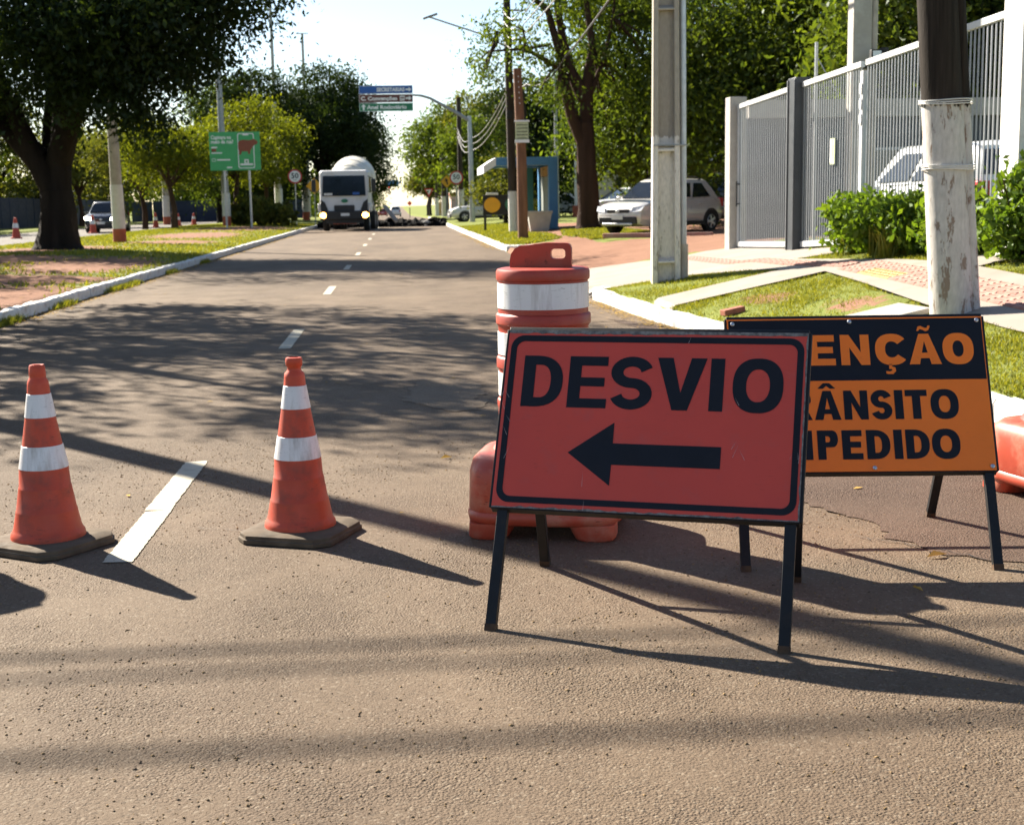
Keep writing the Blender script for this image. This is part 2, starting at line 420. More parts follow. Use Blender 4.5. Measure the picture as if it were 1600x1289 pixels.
MT = dict(
    cone=M('cone_orange', (.47, .052, .016), .50, .14, 5, .15, 60, .002, dirt=((.20, .045, .025), .42, 11), scuff=.8),
    cone_base=M('cone_rubber', (.100, .074, .050), .85, .35, 9, .3, 90, .003, spec=.2),
    reflect=M('reflective_white', (.70, .70, .70), .38, .05, 12, dirt=((.30, .26, .23), .42, 17), streak=True, scuff=.6),
    drum=M('drum_orange', (.34, .034, .015), .46, .18, 4, .15, 40, .002, dirt=((.30, .09, .06), .3, 7), scuff=.8),
    drum_base=M('drum_base_orange', (.42, .060, .028), .46, .2, 4, .15, 30, .003, dirt=((.48, .24, .16), .45, 5), scuff=.8),
    sign_red=M('sign_red', (.54, .050, .028), .5, .06, 3, .08, 400, .0006, dirt=((.40, .07, .06), .25, 14), scuff=.22),
    sign_orange=M('sign_orange', (.95, .190, .002), .5, .05, 3, .08, 400, .0006, scuff=.2),
    sign_black=M('sign_black', (.006, .007, .012), .55, .2, 5, spec=.25, dirt=((.014, .014, .017), .3, 12)),
    black_steel=M('black_steel', (.008, .008, .009), .5, .3, 12, .2, 90, .001, spec=.3, dirt=((.04, .025, .014), .2, 22)),
    worn=M('worn_edge', (.16, .15, .14), .7, .5, 60, .3, 200, .001, dirt=((.02, .02, .022), .5, 40)),
    worn_light=M('bare_film', (.42, .34, .33), .7, .2, 30),
    rust_tip=M('rusty_foot', (.06, .030, .012), .8, .4, 40),
    bolt=M('bolt_zinc', (.55, .55, .56), .35, .1, 10, metal=.9),
    white_kerb=M('kerb_whitewash', (.66, .65, .62), .8, .10, 5, .4, 60, .006, dirt=((.33, .24, .18), .42, 4)),
    lane=M('lane_paint', (.41, .37, .28), .8, .08, 9, .5, 120, .004, dirt=((.20, .17, .14), .36, 14)),
    concrete=M('concrete', (.30, .275, .245), .85, .14, 2.2, .4, 60, .004, dirt=((.20, .17, .14), .3, 3.)),
    pave=M('sidewalk_concrete', (.25, .215, .18), .88, .10, 1.6, .3, 80, .003, dirt=((.19, .14, .10), .3, 1.8)),
    tactile=M('tactile_red', (.34, .17, .135), .8, .18, 3, .3, 60, .003, dirt=((.38, .28, .22), .5, 5)),
    tactile_y=M('tactile_yellow', (.42, .31, .13), .8, .15, 3, .3, 60, .003),
    pole_conc=M('pole_concrete', (.36, .335, .30), .85, .12, 3, .4, 70, .004, dirt=((.55, .53, .50), .4, 2.4)),
    pole_conc_d=M('pole_concrete_old', (.40, .355, .30), .88, .2, 4, .4, 60, .004),
    galv=M('galvanised', (.42, .43, .44), .42, .12, 9, metal=.6),
    galv_d=M('galvanised_dull', (.30, .30, .30), .6, .15, 9, metal=.3),
    wood_pole=flaky_mat('old_wood_whitewashed', (.024, .018, .014), (.56, .52, .48), 1.78, .135, None, 11.),
    pole_wash=flaky_mat('concrete_whitewashed', (.085, .075, .064), (.74, .68, .61), 1.98, .16, (.40, .35, .29), 5.),
    wood_dark=M('pole_wood_dark', (.040, .027, .019), .9, .35, 8, .5, 40, .006, streak=True),
    wood_brown=M('pole_wood_brown', (.17, .075, .038), .85, .3, 8, .5, 40, .005, streak=True),
    white_paint=M('white_paint', (.62, .60, .57), .65, .08, 4, dirt=((.38, .32, .27), .3, 6)),
    red_paint=M('red_paint', (.36, .085, .04), .7, .2, 5),
    fence_white=M('fence_grey_paint', (.50, .51, .52), .45, .06, 6),
    fence_bar=M('fence_bar_paint', (.24, .25, .27), .42, .08, 6, metal=.2),
    fence_dark=M('gate_post_slate', (.035, .040, .048), .5, .15, 6),
    blue_wall=M('blue_panel', (.018, .030, .070), .6, .2, 2),
    grey_wall=M('grey_panel', (.050, .056, .066), .7, .1, 1.5),
    pale_wall=M('pale_wall', (.45, .40, .37), .8, .1, 1.5),
    shelter=M('shelter_blue', (.055, .20, .40), .5, .10, 3),
    shelter_in=M('shelter_inside', (.20, .22, .20), .6, .2, 2),
    shelter_y=M('shelter_ochre', (.40, .22, .06), .7, .2, 2),
    shelter_t=M('shelter_teal', (.02, .13, .13), .5, .1, 2),
    glass=M('car_glass', (.012, .016, .02), .06, .1, 2, spec=.8),
    glass_b=M('windshield_glass', (.006, .010, .016), .12, .2, 1.5, spec=.35),
    tyre=M('tyre_rubber', (.018, .018, .018), .85, .2, 20),
    rim=M('alloy_rim', (.50, .50, .52), .3, .08, 12, metal=.8),
    trim=M('black_trim', (.018, .018, .019), .6, .2, 9),
    lamp=M('lamp_glass', (.62, .64, .66), .12, .05, 9, spec=.8),
    silver=M('paint_silver', (.58, .56, .54), .34, .05, 2, metal=.2, coat=.8),
    white_car=M('paint_white', (.74, .74, .73), .30, .04, 2, coat=.8),
    black_car=M('paint_black', (.014, .017, .024), .25, .1, 2, coat=.8),
    grey_car=M('paint_grey', (.20, .19, .18), .3, .08, 2, metal=.4, coat=.8),
    red_car=M('paint_red', (.35, .03, .025), .3, .08, 2, coat=.8),
    truck_white=M('truck_white', (.62, .61, .60), .42, .06, 1.2, dirt=((.42, .36, .28), .3, 1.6)),
    drum_white=M('mixer_white', (.66, .62, .52), .45, .08, .9, dirt=((.44, .37, .26), .35, 1.2)),
    plate=M('plate_white', (.66, .66, .64), .5, .05, 9),
    sgreen=M('board_green', (.045, .32, .11), .5, .06, 2),
    sblue=M('panel_blue', (.015, .085, .32), .5, .06, 2),
    sbrown=M('panel_brown', (.10, .022, .014), .5, .1, 2),
    sgreen2=M('panel_green', (.010, .16, .075), .5, .06, 2),
    swhite=M('sign_white', (.72, .72, .72), .5, .04, 3),
    sred=M('sign_rim_red', (.45, .025, .025), .5, .05, 3),
    syellow=M('sign_yellow', (.80, .38, .010), .5, .06, 3),
    dgreen=M('disc_green', (.04, .16, .10), .5, .08, 3),
    capy=M('print_brown', (.20, .055, .026), .6, .12, 6),
    black_flat=M('flat_black', (.015, .015, .016), .7, .2, 5),
    notice=M('notice_paper', (.42, .46, .28), .7, .25, 14),
    bark=M('bark_dark', (.020, .015, .012), .95, .4, 3, .9, 14, .03, streak=True, spec=.1),
    bark_r=M('bark_reddish', (.055, .032, .023), .95, .35, 3, .9, 14, .03, streak=True, spec=.1),
    brick=M('brick_red', (.30, .10, .06), .9, .3, 20, .4, 60, .004),
    rubble=M('shaded_asphalt_rubble', (.006, .0055, .0055), .95, .5, 3, .8, 18, .03, spec=.05),  # broken asphalt; tree shade over it is put into the near-black colour
    rubble_p=M('rubble_pale', (.34, .32, .30), .95, .3, 3, .8, 18, .03),
    wire=M('cable_black', (.03, .03, .03), .7, .2, 5),
    wire_p=M('cable_pale', (.34, .33, .31), .6, .1, 5),
    cone_sm=M('cone_far', (.45, .06, .03), .6, .1, 5),
    planter=M('planter_concrete', (.42, .40, .36), .85, .12, 4, .3, 40, .004),
    dry_leaf=leaf_mat('dry_leaf', (.36, .26, .11), .2, .1),
    grit=leaf_mat('road_grit', (.17, .125, .085), 0.0, .1),
    grass=leaf_mat('grass_blade', (.165, .205, .040), .35, .40),
    leaf_dark=leaf_mat('leaf_dark', (.018, .034, .010), .30, .2),
    leaf_mid=leaf_mat('leaf_mid', (.060, .105, .022), .45, .35),
    leaf_yel=leaf_mat('leaf_yellow', (.082, .115, .014), .45, .30),
    leaf_olive=leaf_mat('leaf_olive', (.075, .100, .026), .42, .35),
    leaf_fresh=leaf_mat('leaf_fresh', (.075, .150, .024), .45, .4),
)
# ------------------------------------------------------------------ the lie of the land
KY = [-20, 7.8, 10, 12, 15.6, 19, 20, 38, 77, 95, 700]; KX = [3.6, 3.58, 3.42, 3.2, 2.83, 2.66, 2.70, 2.90, 2.76, 2.76, 2.76]
LK = -4.83                                                     # foot of the kerb on the median side
def kx(Y): return np.interp(Y, KY, KX)
def rz(Y): return np.interp(Y, [0, 92, 130, 215, 330, 1300], [0, 0, -.12, -.78, -1.7, -1.9])
def gz(X, Y):
    X = np.asarray(X, float); Y = np.asarray(Y, float)
    t = X - kx(Y) - .14
    s = np.interp(Y, [0, 14, 24, 38, 60, 120, 200], [.19, .19, .125, .055, .05, .03, .0])
    base = np.interp(Y, [18.8, 20.2, 38.2, 39.2], [.14, .02, .02, .14])
    base = np.where(t > 0, base + (.14 - base) * np.clip(t / 2.5, 0, 1) * .6, base)
    zr = base + s * np.clip(t, 0, 4.2) + .02 * np.clip(t - 4.2, 0, 60)
    m = -4.97 - X
    zl = .13 + .10 * np.sin(np.clip(m / 9., 0, 1) * np.pi)
    zl = np.where(X < -13.7, .02, zl); zl = np.where(X < -21.2, .14 + .004 * (-21.2 - X), zl)
    z = np.where(t > 0, zr, np.where(m > 0, zl, np.where(Y > 90, -.45, -.06)))
    return z + rz(Y)
def g(X, Y, dz=0.0): return (X, Y, float(gz(X, Y)) + dz)

def in_poly(X, Y, poly):
    ins = np.zeros(len(X), bool); n = len(poly)
    for i in range(n):
        x0, y0 = poly[i]; x1, y1 = poly[(i + 1) % n]
        if y0 == y1: continue
        c = ((y0 > Y) != (y1 > Y)) & (X < (x1 - x0) * (Y - y0) / (y1 - y0) + x0); ins ^= c
    return ins

DRIVE = [(2.55, 19.4), (2.75, 19.3), (3.2, 19.1), (3.9, 18.75), (4.55, 17.75), (4.80, 16.9), (5.26, 18.1), (5.91, 17.9), (6.2, 20.6), (6.15, 24.3), (5.5, 24.6), (4.95, 24.2), (4.38, 24.8), (3.53, 25.3), (2.68, 25.5)]
RAMP = [(2.80, 16.35), (2.92, 15.35), (4.93, 15.70), (4.80, 16.95)]
WALK = [(5.26, 18.1), (4.80, 16.95), (4.93, 15.70), (4.66, 11.9), (4.60, 10.2), (4.62, 7.0), (4.65, 3.0), (4.65, -8.0), (5.95, -8.0), (5.90, 6.0), (5.75, 12.2), (5.82, 14.0), (5.72, 15.2)]
PILLAR_PATH = [(5.80, 14.15), (5.80, 13.45), (6.6, 13.5), (6.6, 14.15)]
GRASS_RIGHT = [(3.05, 39.0), (3.9, 39.2), (4.9, 41.5), (5.1, 47.0), (4.6, 50), (4.3, 55), (5.2, 62), (5.2, 95), (2.8, 95)]
ISLAND = [(5.5, 36.6), (6.9, 37.4), (7.6, 41.0), (7.6, 50.5), (5.9, 50.5), (5.2, 44.0)]
PARK = [(2.68, 25.3), (6.4, 24.9), (16, 27), (19, 62), (4.6, 62), (4.4, 39.4), (2.95, 38.7)]

def build_ground():
    xs = np.unique(np.concatenate([np.arange(-400, -40, 30), np.arange(-40, -21.5, 2.), [-21.25, -21.15], np.arange(-20.5, -13.8, 1.), [-13.75, -13.65], np.arange(-13.2, -5, .5), [-4.98, -4.96],
                                   np.arange(-4, 2, 1.), np.arange(2.5, 8.5, .1), np.arange(9, 40, 1.), np.arange(40, 401, 30)]))
    ys = np.unique(np.concatenate([np.arange(-20, 5, 2.), np.arange(5, 45, .25), np.arange(45, 100, 1.), np.arange(100, 220, 6.), np.arange(220, 1200, 60)]))
    XX, YY = np.meshgrid(xs, ys); ZZ = gz(XX, YY)
    # low unevenness of the turf away from the roadway
    bump = .012 * np.sin(XX * 3.1 + YY * 1.3) * np.sin(YY * 2.3 - XX) + .010 * np.sin(XX * 7.3) * np.sin(YY * 5.1)
    ZZ = ZZ + np.where((XX > kx(YY) + .3) | ((XX < -5.3) & (XX > -13.5)), bump, 0)
    paved = np.zeros(XX.size, bool)
    for p in (DRIVE, RAMP, WALK, PILLAR_PATH): paved |= in_poly(XX.ravel(), YY.ravel(), p)
    ZZ = np.where(paved.reshape(XX.shape), gz(XX, YY) - .03, ZZ)
    V = np.stack([XX, YY, ZZ], -1).reshape(-1, 3); nx, ny = len(xs), len(ys)
    i = np.arange((ny - 1) * (nx - 1)); a = (i // (nx - 1)) * nx + i % (nx - 1)
    me = np_mesh('ground', V, np.stack([a, a + 1, a + nx + 1, a + nx], -1), True)
    X, Y = V[:, 0], V[:, 1]
    earth = np.zeros(len(V))
    earth[in_poly(X, Y, PARK)] = 1
    earth[in_poly(X, Y, GRASS_RIGHT) | in_poly(X, Y, ISLAND)] = 0
    blob = lambda cx, cy, rx, ry: np.exp(-(((X - cx) / rx) ** 2 + ((Y - cy) / ry) ** 2) * 1.2)
    for b in ((-6.2, 19.5, 2.2, 5.0), (-6.5, 24.5, 2.2, 2.), (-8.2, 57, 2.6, 8.), (-8.0, 72, 3.4, 9.), (-10.2, 41, 2.6, 3.4), (-6.6, 30, 1.8, 5.5), (-9.5, 33, 3.0, 4.0), (-7.5, 47, 2.0, 3.0), (4.35, 12.9, .5, .7), (3.95, 14.6, .35, .7)):
        earth = np.maximum(earth, np.where(X < 2.5, 1.0, .8) * blob(*b))
    at = me.attributes.new('earth', 'FLOAT', 'POINT'); at.data.foreach_set('value', earth.astype(np.float32))
    m, nt, N, L, P = new_mat('turf_and_red_earth')
    tc = N.new('ShaderNodeTexCoord').outputs['Object']
    n1 = _noise(N, L, tc, .9, 6, .65); n2 = _noise(N, L, tc, 7, 5, .7); n3 = _noise(N, L, tc, 45, 3, .7)
    gr = _mix(N, L, _ramp(N, L, n2, .3, .7), (.12, .155, .028), (.20, .215, .055))
    gr = _mix(N, L, _ramp(N, L, n3, .5, .75, 0, .5), gr, (.27, .235, .09))
    br = N.new('ShaderNodeTexBrick'); br.inputs['Scale'].default_value = 2.2; br.inputs['Mortar Size'].default_value = .03
    br.inputs['Color1'].default_value = (.29, .15, .10, 1); br.inputs['Color2'].default_value = (.25, .125, .08, 1); br.inputs['Mortar'].default_value = (.22, .12, .08, 1); L.new(tc, br.inputs[0])
    ea = _mix(N, L, _ramp(N, L, n1, .3, .7), (.28, .155, .105), (.215, .115, .075))
    ea = _mix(N, L, _ramp(N, L, n3, .3, .8, .2, .6), ea, br.outputs[0])
    an = N.new('ShaderNodeAttribute'); an.attribute_name = 'earth'
    k = _math(N, L, 'ADD', an.outputs['Fac'], _ramp(N, L, _math(N, L, 'ADD', _math(N, L, 'MULTIPLY', n1, .5), _math(N, L, 'MULTIPLY', n2, .5)), .3, .7, -.45, .45))
    L.new(_mix(N, L, _ramp(N, L, k, .42, .58), gr, ea), P.inputs['Base Color']); P.inputs['Roughness'].default_value = .95; P.inputs['Specular IOR Level'].default_value = .1
    _bump(N, L, P, _math(N, L, 'ADD', n3, n2), .7, .03)
    return tag(link('ground', me, m), kind='structure')
ground = build_ground()

# ------------------------------------------------------------------ roads
asph = asphalt_mat('worn_asphalt', (.106, .074, .050), (.176, .127, .085), (.29, .24, .18))
asph_far = asphalt_mat('other_asphalt', (.14, .125, .11), (.17, .15, .13), (.25, .22, .2))
asph_patch = asphalt_mat('patched_asphalt', (.082, .053, .038), (.118, .078, .056), (.19, .14, .11))
asph_tan = asphalt_mat('thin_asphalt', (.165, .122, .084), (.185, .138, .096), (.26, .22, .17))

def strip(name, ys, x0f, x1f, dz, mat, nx=2, kind='structure', zf=None):
    V, Fq = [], []
    for Y in ys:
        a, b = x0f(Y), x1f(Y)
        for k in range(nx): V.append((a + (b - a) * k / (nx - 1), Y, float(rz(Y)) + dz))
    n = len(ys)
    for i in range(n - 1):
        for k in range(nx - 1): q = i * nx + k; Fq.append((q, q + 1, q + nx + 1, q + nx))
    o = link(name, np_mesh(name, np.array(V), np.array(Fq)), mat)
    return tag(o, kind=kind)
YR = list(np.arange(-15, 20, 1.)) + list(np.arange(20, 96, 2.)) + list(np.arange(100, 1190, 10.))
road = strip('road', YR, lambda Y: LK - .06, lambda Y: float(kx(Y)) + (.10 if not 19.4 < Y < 38.6 else 0.02), 0.0, asph)
strip('far_road', YR, lambda Y: -21.2, lambda Y: -13.72, .045, asph_far)

def sheet(name, poly, z, mat, parent=None, jitter=0.0, sub=.12):
    """flat ragged sheet; poly outline resampled and jittered"""
    P = []
    for i, a in enumerate(poly):
        b = poly[(i + 1) % len(poly)]; L_ = math.hypot(b[0] - a[0], b[1] - a[1]); n = max(1, int(L_ / sub))
        for k in range(n):
            t = k / n; P.append((a[0] + (b[0] - a[0]) * t + random.gauss(0, jitter), a[1] + (b[1] - a[1]) * t + random.gauss(0, jitter)))
    me = shape_mesh(name, [P], 0.0); return link(name, me, mat, parent, loc=(0, 0, z))

# painted dashes between the two lanes: each with ragged ends, a gap where the paint has cracked through
for k in range(11):
    y0 = 5.37 + 8.02 * k; x = -1.14
    if k == 0:
        for a, b in ((y0, y0 + .90), (y0 + .925, y0 + 2.12)):
            sheet('lane_dash', [(x - .062, a), (x + .058, a - .01), (x + .062, b + .02), (x - .056, b)], .004, MT['lane'], road, .0018, .02)
    else:
        sheet('lane_dash', [(x - .06, y0), (x + .06, y0), (x + .06, y0 + 2.05), (x - .06, y0 + 2.05)], .004, MT['lane'], road, .002, .05)
sheet('road_patch', [(1.72, 6.15), (1.95, 5.62), (2.02, 5.1), (2.35, 4.75), (2.9, 4.5), (3.65, 4.3), (3.65, 6.6), (3.5, 8.4), (3.2, 10.6), (2.9, 10.4), (2.4, 8.2), (1.95, 6.9)], .004, asph_patch, road, .022, .05)
sheet('road_patch', [(.02, 9.6), (.35, 9.0), (.55, 9.2), (.60, 10.4), (.35, 10.9), (.1, 10.6)], .004, asph_tan, road, .03, .06)
sheet('road_patch', [(2.40, 15.8), (2.78, 15.0), (2.9, 14.2), (3.12, 12.0), (3.1, 10.9), (2.85, 12.0), (2.62, 14.0)], .004, asph_patch, road, .03, .07)
# dark seams where the surfacing has opened
def crack(pts, w, parent=road):
    L_, R_ = [], []
    P = []
    for i in range(len(pts) - 1):
        n = 14
        for k in range(n):
            t = k / n; P.append((pts[i][0] + (pts[i + 1][0] - pts[i][0]) * t + random.gauss(0, .008), pts[i][1] + (pts[i + 1][1] - pts[i][1]) * t + random.gauss(0, .012)))
    for i, p in enumerate(P):
        q = P[min(i + 1, len(P) - 1)]; o = P[max(i - 1, 0)]; dx, dy = q[0] - o[0], q[1] - o[1]; l = math.hypot(dx, dy) or 1; h = w * random.uniform(.3, 1)
        L_.append((p[0] - dy / l * h, p[1] + dx / l * h)); R_.append((p[0] + dy / l * h, p[1] - dx / l * h))
    link('road_crack', shape_mesh('road_crack', [L_ + R_[::-1]], 0.0), MT['black_flat'], parent, loc=(0, 0, .0075))
crack([(-.9, 5.9), (-.55, 5.75), (-.2, 5.9)], .002)
crack([(.05, 9.45), (.3, 9.2), (.55, 9.35)], .004)
crack([(1.8, 5.35), (2.05, 5.1), (2.3, 4.72), (2.75, 4.5)], .004)
crack([(-2.0, 5.2), (-1.75, 5.65), (-1.6, 5.9)], .0015)

# ------------------------------------------------------------------ kerbs, one whitewashed stone after another
def kerb_mesh(L_, h=.15, w=.15, seed=0):
    r = random.Random(seed); rings = []
    prof = [(0, -.08), (0, h - .035), (.014, h - .008), (.04, h), (w - .02, h), (w, h - .02), (w, -.08)]
    for k in range(5):
        y = L_ * k / 4
        rings.append([(x + (r.gauss(0, .004)), y, z + (r.gauss(0, .0045) if z > 0 else 0)) for x, z in prof])
    return MB().loft(rings).mesh('kerb_stone')
KM = [kerb_mesh(.985, seed=s) for s in range(6)]
for m in KM: m.materials.append(MT['white_kerb'])
def kerb_run(label, pts, side):
    root = empty('kerb', (0, 0, 0), kind='structure'); root['label'] = label
    acc = []
    for i in range(len(pts) - 1):
        a, b = Vector(pts[i]), Vector(pts[i + 1]); L_ = (b - a).length; n = max(1, round(L_)); d = (b - a) / n
        for k in range(n):
            p = a + d * k; o = link('kerb_stone', random.choice(KM), None, root)
            o.location = (p.x, p.y, p.z + random.gauss(0, .004)); o.rotation_euler = (0, random.gauss(0, .012), math.atan2(-d.x, d.y) + random.gauss(0, .004))
            o.scale = (side, d.length, 1)
    return root
kerb_run('white kerb along the grassy median', [(LK, y, float(rz(y))) for y in np.arange(-6, 131, 1.)], -1)
kerb_run('white kerb along the near pavement', [(float(kx(y)), y, 0) for y in np.arange(-6, 19.1, 1.)] + [(2.72, 19.35, -.01), (2.95, 19.62, -.03), (3.3, 19.75, -.05)], 1)
kerb_run('white kerb in front of the bus shelter', [(4.9, 38.55, .03), (3.9, 38.5, .0), (3.3, 38.5, .0), (3.0, 38.8, 0), (2.9, 39.3, 0)] + [(float(kx(y)), y, float(rz(y))) for y in np.arange(40.3, 131, 1.)], 1)

# ------------------------------------------------------------------ pavements laid on the slope
def drape(name, poly, dz, mat, parent=None, step=.3, kind=None):
    import bmesh
    bm = bmesh.new(); me0 = shape_mesh(name, [poly], 0.0); bm.from_mesh(me0)
    xs = [p[0] for p in poly]; ys = [p[1] for p in poly]
    for x in np.arange(min(xs) + step, max(xs), step):
        bmesh.ops.bisect_plane(bm, geom=bm.verts[:] + bm.edges[:] + bm.faces[:], plane_co=(x, 0, 0), plane_no=(1, 0, 0))
    for y in np.arange(min(ys) + step, max(ys), step):
        bmesh.ops.bisect_plane(bm, geom=bm.verts[:] + bm.edges[:] + bm.faces[:], plane_co=(0, y, 0), plane_no=(0, 1, 0))
    for v in bm.verts: v.co.z = float(gz(v.co.x, v.co.y)) + dz
    bm.to_mesh(me0); bm.free()
    o = link(name, me0, mat, parent)
    return tag(o, kind=kind) if kind else o
drape('driveway', DRIVE, .012, MT['pave'], kind='structure')
drape('sidewalk', WALK, .016, MT['pave'], kind='structure')
drape('ramp_path', RAMP, .021, MT['pave'], kind='structure')
drape('pillar_path', PILLAR_PATH, .020, MT['pave'], kind='structure')
# tactile paving: one red slab after the other down the walk, raised bars on each
tact = empty('tactile_paving', kind='structure'); tact['label'] = 'band of red tactile paving slabs along the sidewalk'
tb = MB().box((0, 0, .0), (.235, .235, .03))
for k in range(4): tb.box((-.09 + .06 * k, 0, .0165), (.026, .21, .012))
TB = tb.mesh('tactile_slab'); TB.materials.append(MT['tactile'])
td = MB().box((0, 0, .0), (.235, .235, .03))
for i in range(3):
    for j in range(3): td.box((-.075 + .075 * i, -.075 + .075 * j, .0165), (.03, .03, .012))
TD = td.mesh('tactile_slab'); TD.materials.append(MT['tactile_y'])
def slab_at(X, Y, ang, me):
    o = link('tactile_slab', me, None, tact); e = .12
    sxp = (float(gz(X + e, Y)) - float(gz(X - e, Y))) / (2 * e); syp = (float(gz(X, Y + e)) - float(gz(X, Y - e))) / (2 * e)
    o.location = (X, Y, float(gz(X, Y)) + .014); o.rotation_euler = (math.atan(syp), -math.atan(sxp), ang)
tp = [(5.2, 7.0), (5.22, 10.8), (5.25, 13.5), (5.28, 15.6)]
def lerp_path(P, s):
    for i in range(len(P) - 1):
        L_ = math.hypot(P[i + 1][0] - P[i][0], P[i + 1][1] - P[i][1])
        if s <= L_: return P[i][0] + (P[i + 1][0] - P[i][0]) * s / L_, P[i][1] + (P[i + 1][1] - P[i][1]) * s / L_, math.atan2(P[i + 1][1] - P[i][1], P[i + 1][0] - P[i][0])
        s -= L_
    return None
s = 0
while True:
    q = lerp_path(tp, s); s += .25
    if q is None: break
    nx_, ny_ = -math.sin(q[2]), math.cos(q[2])
    for w in (-.125, .125):
        slab_at(q[0] + nx_ * w, q[1] + ny_ * w, q[2] - math.pi / 2, TD if 13.9 < q[1] < 14.9 and w > 0 else TB)
tp = [(5.25, 15.9), (5.05, 17.5), (4.95, 20.0), (4.92, 23.6)]; s = 0
while True:
    q = lerp_path(tp, s); s += .25
    if q is None: break
    slab_at(q[0], q[1], q[2] - math.pi / 2, TB)
# flat concrete cover and a loose brick on the grass by the wooden pole
cs = MB().box((0, 0, .01), (.55, .62, .05)); o = cs.build('inspection_cover', MT['concrete'], None, bevel=.012, loc=g(4.25, 11.75, .02), rot=(0, -.19, .1))
tag(o, 'flat concrete inspection cover in the grass beside the whitewashed pole', 'cover')
o = MB().box((0, 0, .03), (.24, .11, .06)).build('brick', MT['brick'], None, bevel=.006, loc=g(3.40, 13.9, .004), rot=(0, -.15, .3))
tag(o, 'loose red brick on the grass behind the black and orange board', 'brick')
o = MB().box((0, 0, .06), (.16, 3.0, .13)).build('border_stone', MT['tactile'], None, bevel=.02, loc=g(7.0, 37.2), rot=(0, 0, R(72)))
tag(o, 'reddish border stone at the end of the grass by the silver car', 'border')

# ------------------------------------------------------------------ grass blades and fallen leaves
def tint(me, per_face):
    a = me.attributes.new('tint', 'FLOAT', 'FACE'); a.data.foreach_set('value', per_face.astype(np.float32))
def blades(name, X, Y, h, w, mat, label):
    n = len(X); Z = gz(X, Y) - .004; a = rng.uniform(0, 2 * np.pi, n); hh = h * rng.uniform(.5, 1.3, n); lean = rng.normal(0, .5, (n, 2)) * hh[:, None]
    dx, dy = np.cos(a) * w / 2, np.sin(a) * w / 2
    V = np.empty((n, 3, 3)); V[:, 0] = np.stack([X - dx, Y - dy, Z], -1); V[:, 1] = np.stack([X + dx, Y + dy, Z], -1); V[:, 2] = np.stack([X + lean[:, 0], Y + lean[:, 1], Z + hh], -1)
    me = np_mesh(name, V.reshape(-1, 3), np.arange(3 * n).reshape(-1, 3)); tint(me, np.clip(rng.normal(.5, .28, n), 0, 1))
    return tag(link(name, me, mat), label, 'grass', kind='stuff')
def keep(X, Y, polys): 
    k = np.ones(len(X), bool)
    for p in polys: k &= ~in_poly(X, Y, p)
    return k
n = 210000
Y = 6.5 + 15 * rng.random(n) ** 1.3; X = kx(Y) + .16 + rng.random(n) * (6.9 - kx(Y))
pat = np.sin(X * 2.1 + 1) * np.sin(Y * 1.7) + .6 * np.sin(X * 5.3 + Y * 3.1)
k = keep(X, Y, (DRIVE, RAMP, WALK, PILLAR_PATH)) & (rng.random(n) < .62 + .3 * pat) & ~((X > 3.95) & (X < 4.55) & (Y > 11.4) & (Y < 12.1)) & ~((np.hypot((X - 4.35) / .5, (Y - 12.9) / .7) < 1) & (rng.random(n) < .85))
blades('grass', X[k], Y[k], .034, .012, MT['grass'], 'short sunlit grass between the kerb and the fence')
n = 46000
Y = 38.9 + 30 * rng.random(n) ** 1.4; X = 2.9 + rng.random(n) * 5.2
k = in_poly(X, Y, GRASS_RIGHT) | in_poly(X, Y, ISLAND)
blades('grass', X[k], Y[k], .07, .05, MT['grass'], 'grass round the poles by the bus shelter')
n = 90000
Y = 15 + 75 * rng.random(n) ** 1.5; X = -13.5 + rng.random(n) * 8.45
er = np.zeros(n)
for cx, cy, rx, ry in ((-6.2, 19.5, 2.2, 5.0), (-6.5, 24.5, 2.2, 2.), (-8.2, 57, 2.6, 8.), (-8.0, 72, 3.4, 9.), (-10.2, 41, 2.6, 3.4), (-6.6, 30, 1.8, 5.5), (-9.5, 33, 3.0, 4.0), (-7.5, 47, 2.0, 3.0)):
    er = np.maximum(er, np.exp(-(((X - cx) / rx) ** 2 + ((Y - cy) / ry) ** 2) * 1.2))
k = rng.random(n) > er * 1.35
blades('grass', X[k], Y[k], .06, .045, MT['grass'], 'patchy grass on the median under the big tree')

n = 2600
cy_ = rng.choice([17.2, 20.1, 23.6, 24.4, 25.2, 29.5, 34.5], n); Y = cy_ + rng.normal(0, .30, n); X = LK + np.abs(rng.normal(0, .05, n)) + .012
V_ = blades('kerb_weeds', X, Y, .085, .022, MT['grass'], 'small weeds growing at the foot of the median kerb')
co = np.empty(len(V_.data.vertices) * 3, dtype=np.float32); V_.data.vertices.foreach_get('co', co); co = co.reshape(-1, 3); co[:, 2] += .062; V_.data.vertices.foreach_set('co', co.ravel())
# loose grit and proud stones on the nearest stretch of asphalt
n = 34000
Y = 2.6 + 5.6 * rng.random(n) ** 1.15; X = -2.6 + 6.0 * rng.random(n)
rgh = np.sin(X * 1.9 + .7 * np.sin(Y * 1.3)) * np.sin(Y * 1.5 + X * .6 + 1) + .5 * np.sin(X * 4.1 - Y * 3.3) + np.where(X < -.2, .35, -.1)
k = rng.random(n) < np.clip(.38 + .42 * rgh, .06, 1); X, Y = X[k], Y[k]; n = len(X)
s_ = .0015 + .0034 * rng.random(n) ** 2.4; a = rng.uniform(0, 6.28, n); V = np.empty((n, 6, 3)); el = rng.uniform(.8, 1.7, n)
for j in range(4):
    b = a + j * np.pi / 2 + rng.normal(0, .25, n); r1 = s_ * (el if j % 2 == 0 else 1.0) * rng.uniform(.75, 1.2, n); V[:, j] = np.stack([X + np.cos(b) * r1, Y + np.sin(b) * r1, s_ * rng.uniform(.15, .55, n)], -1)
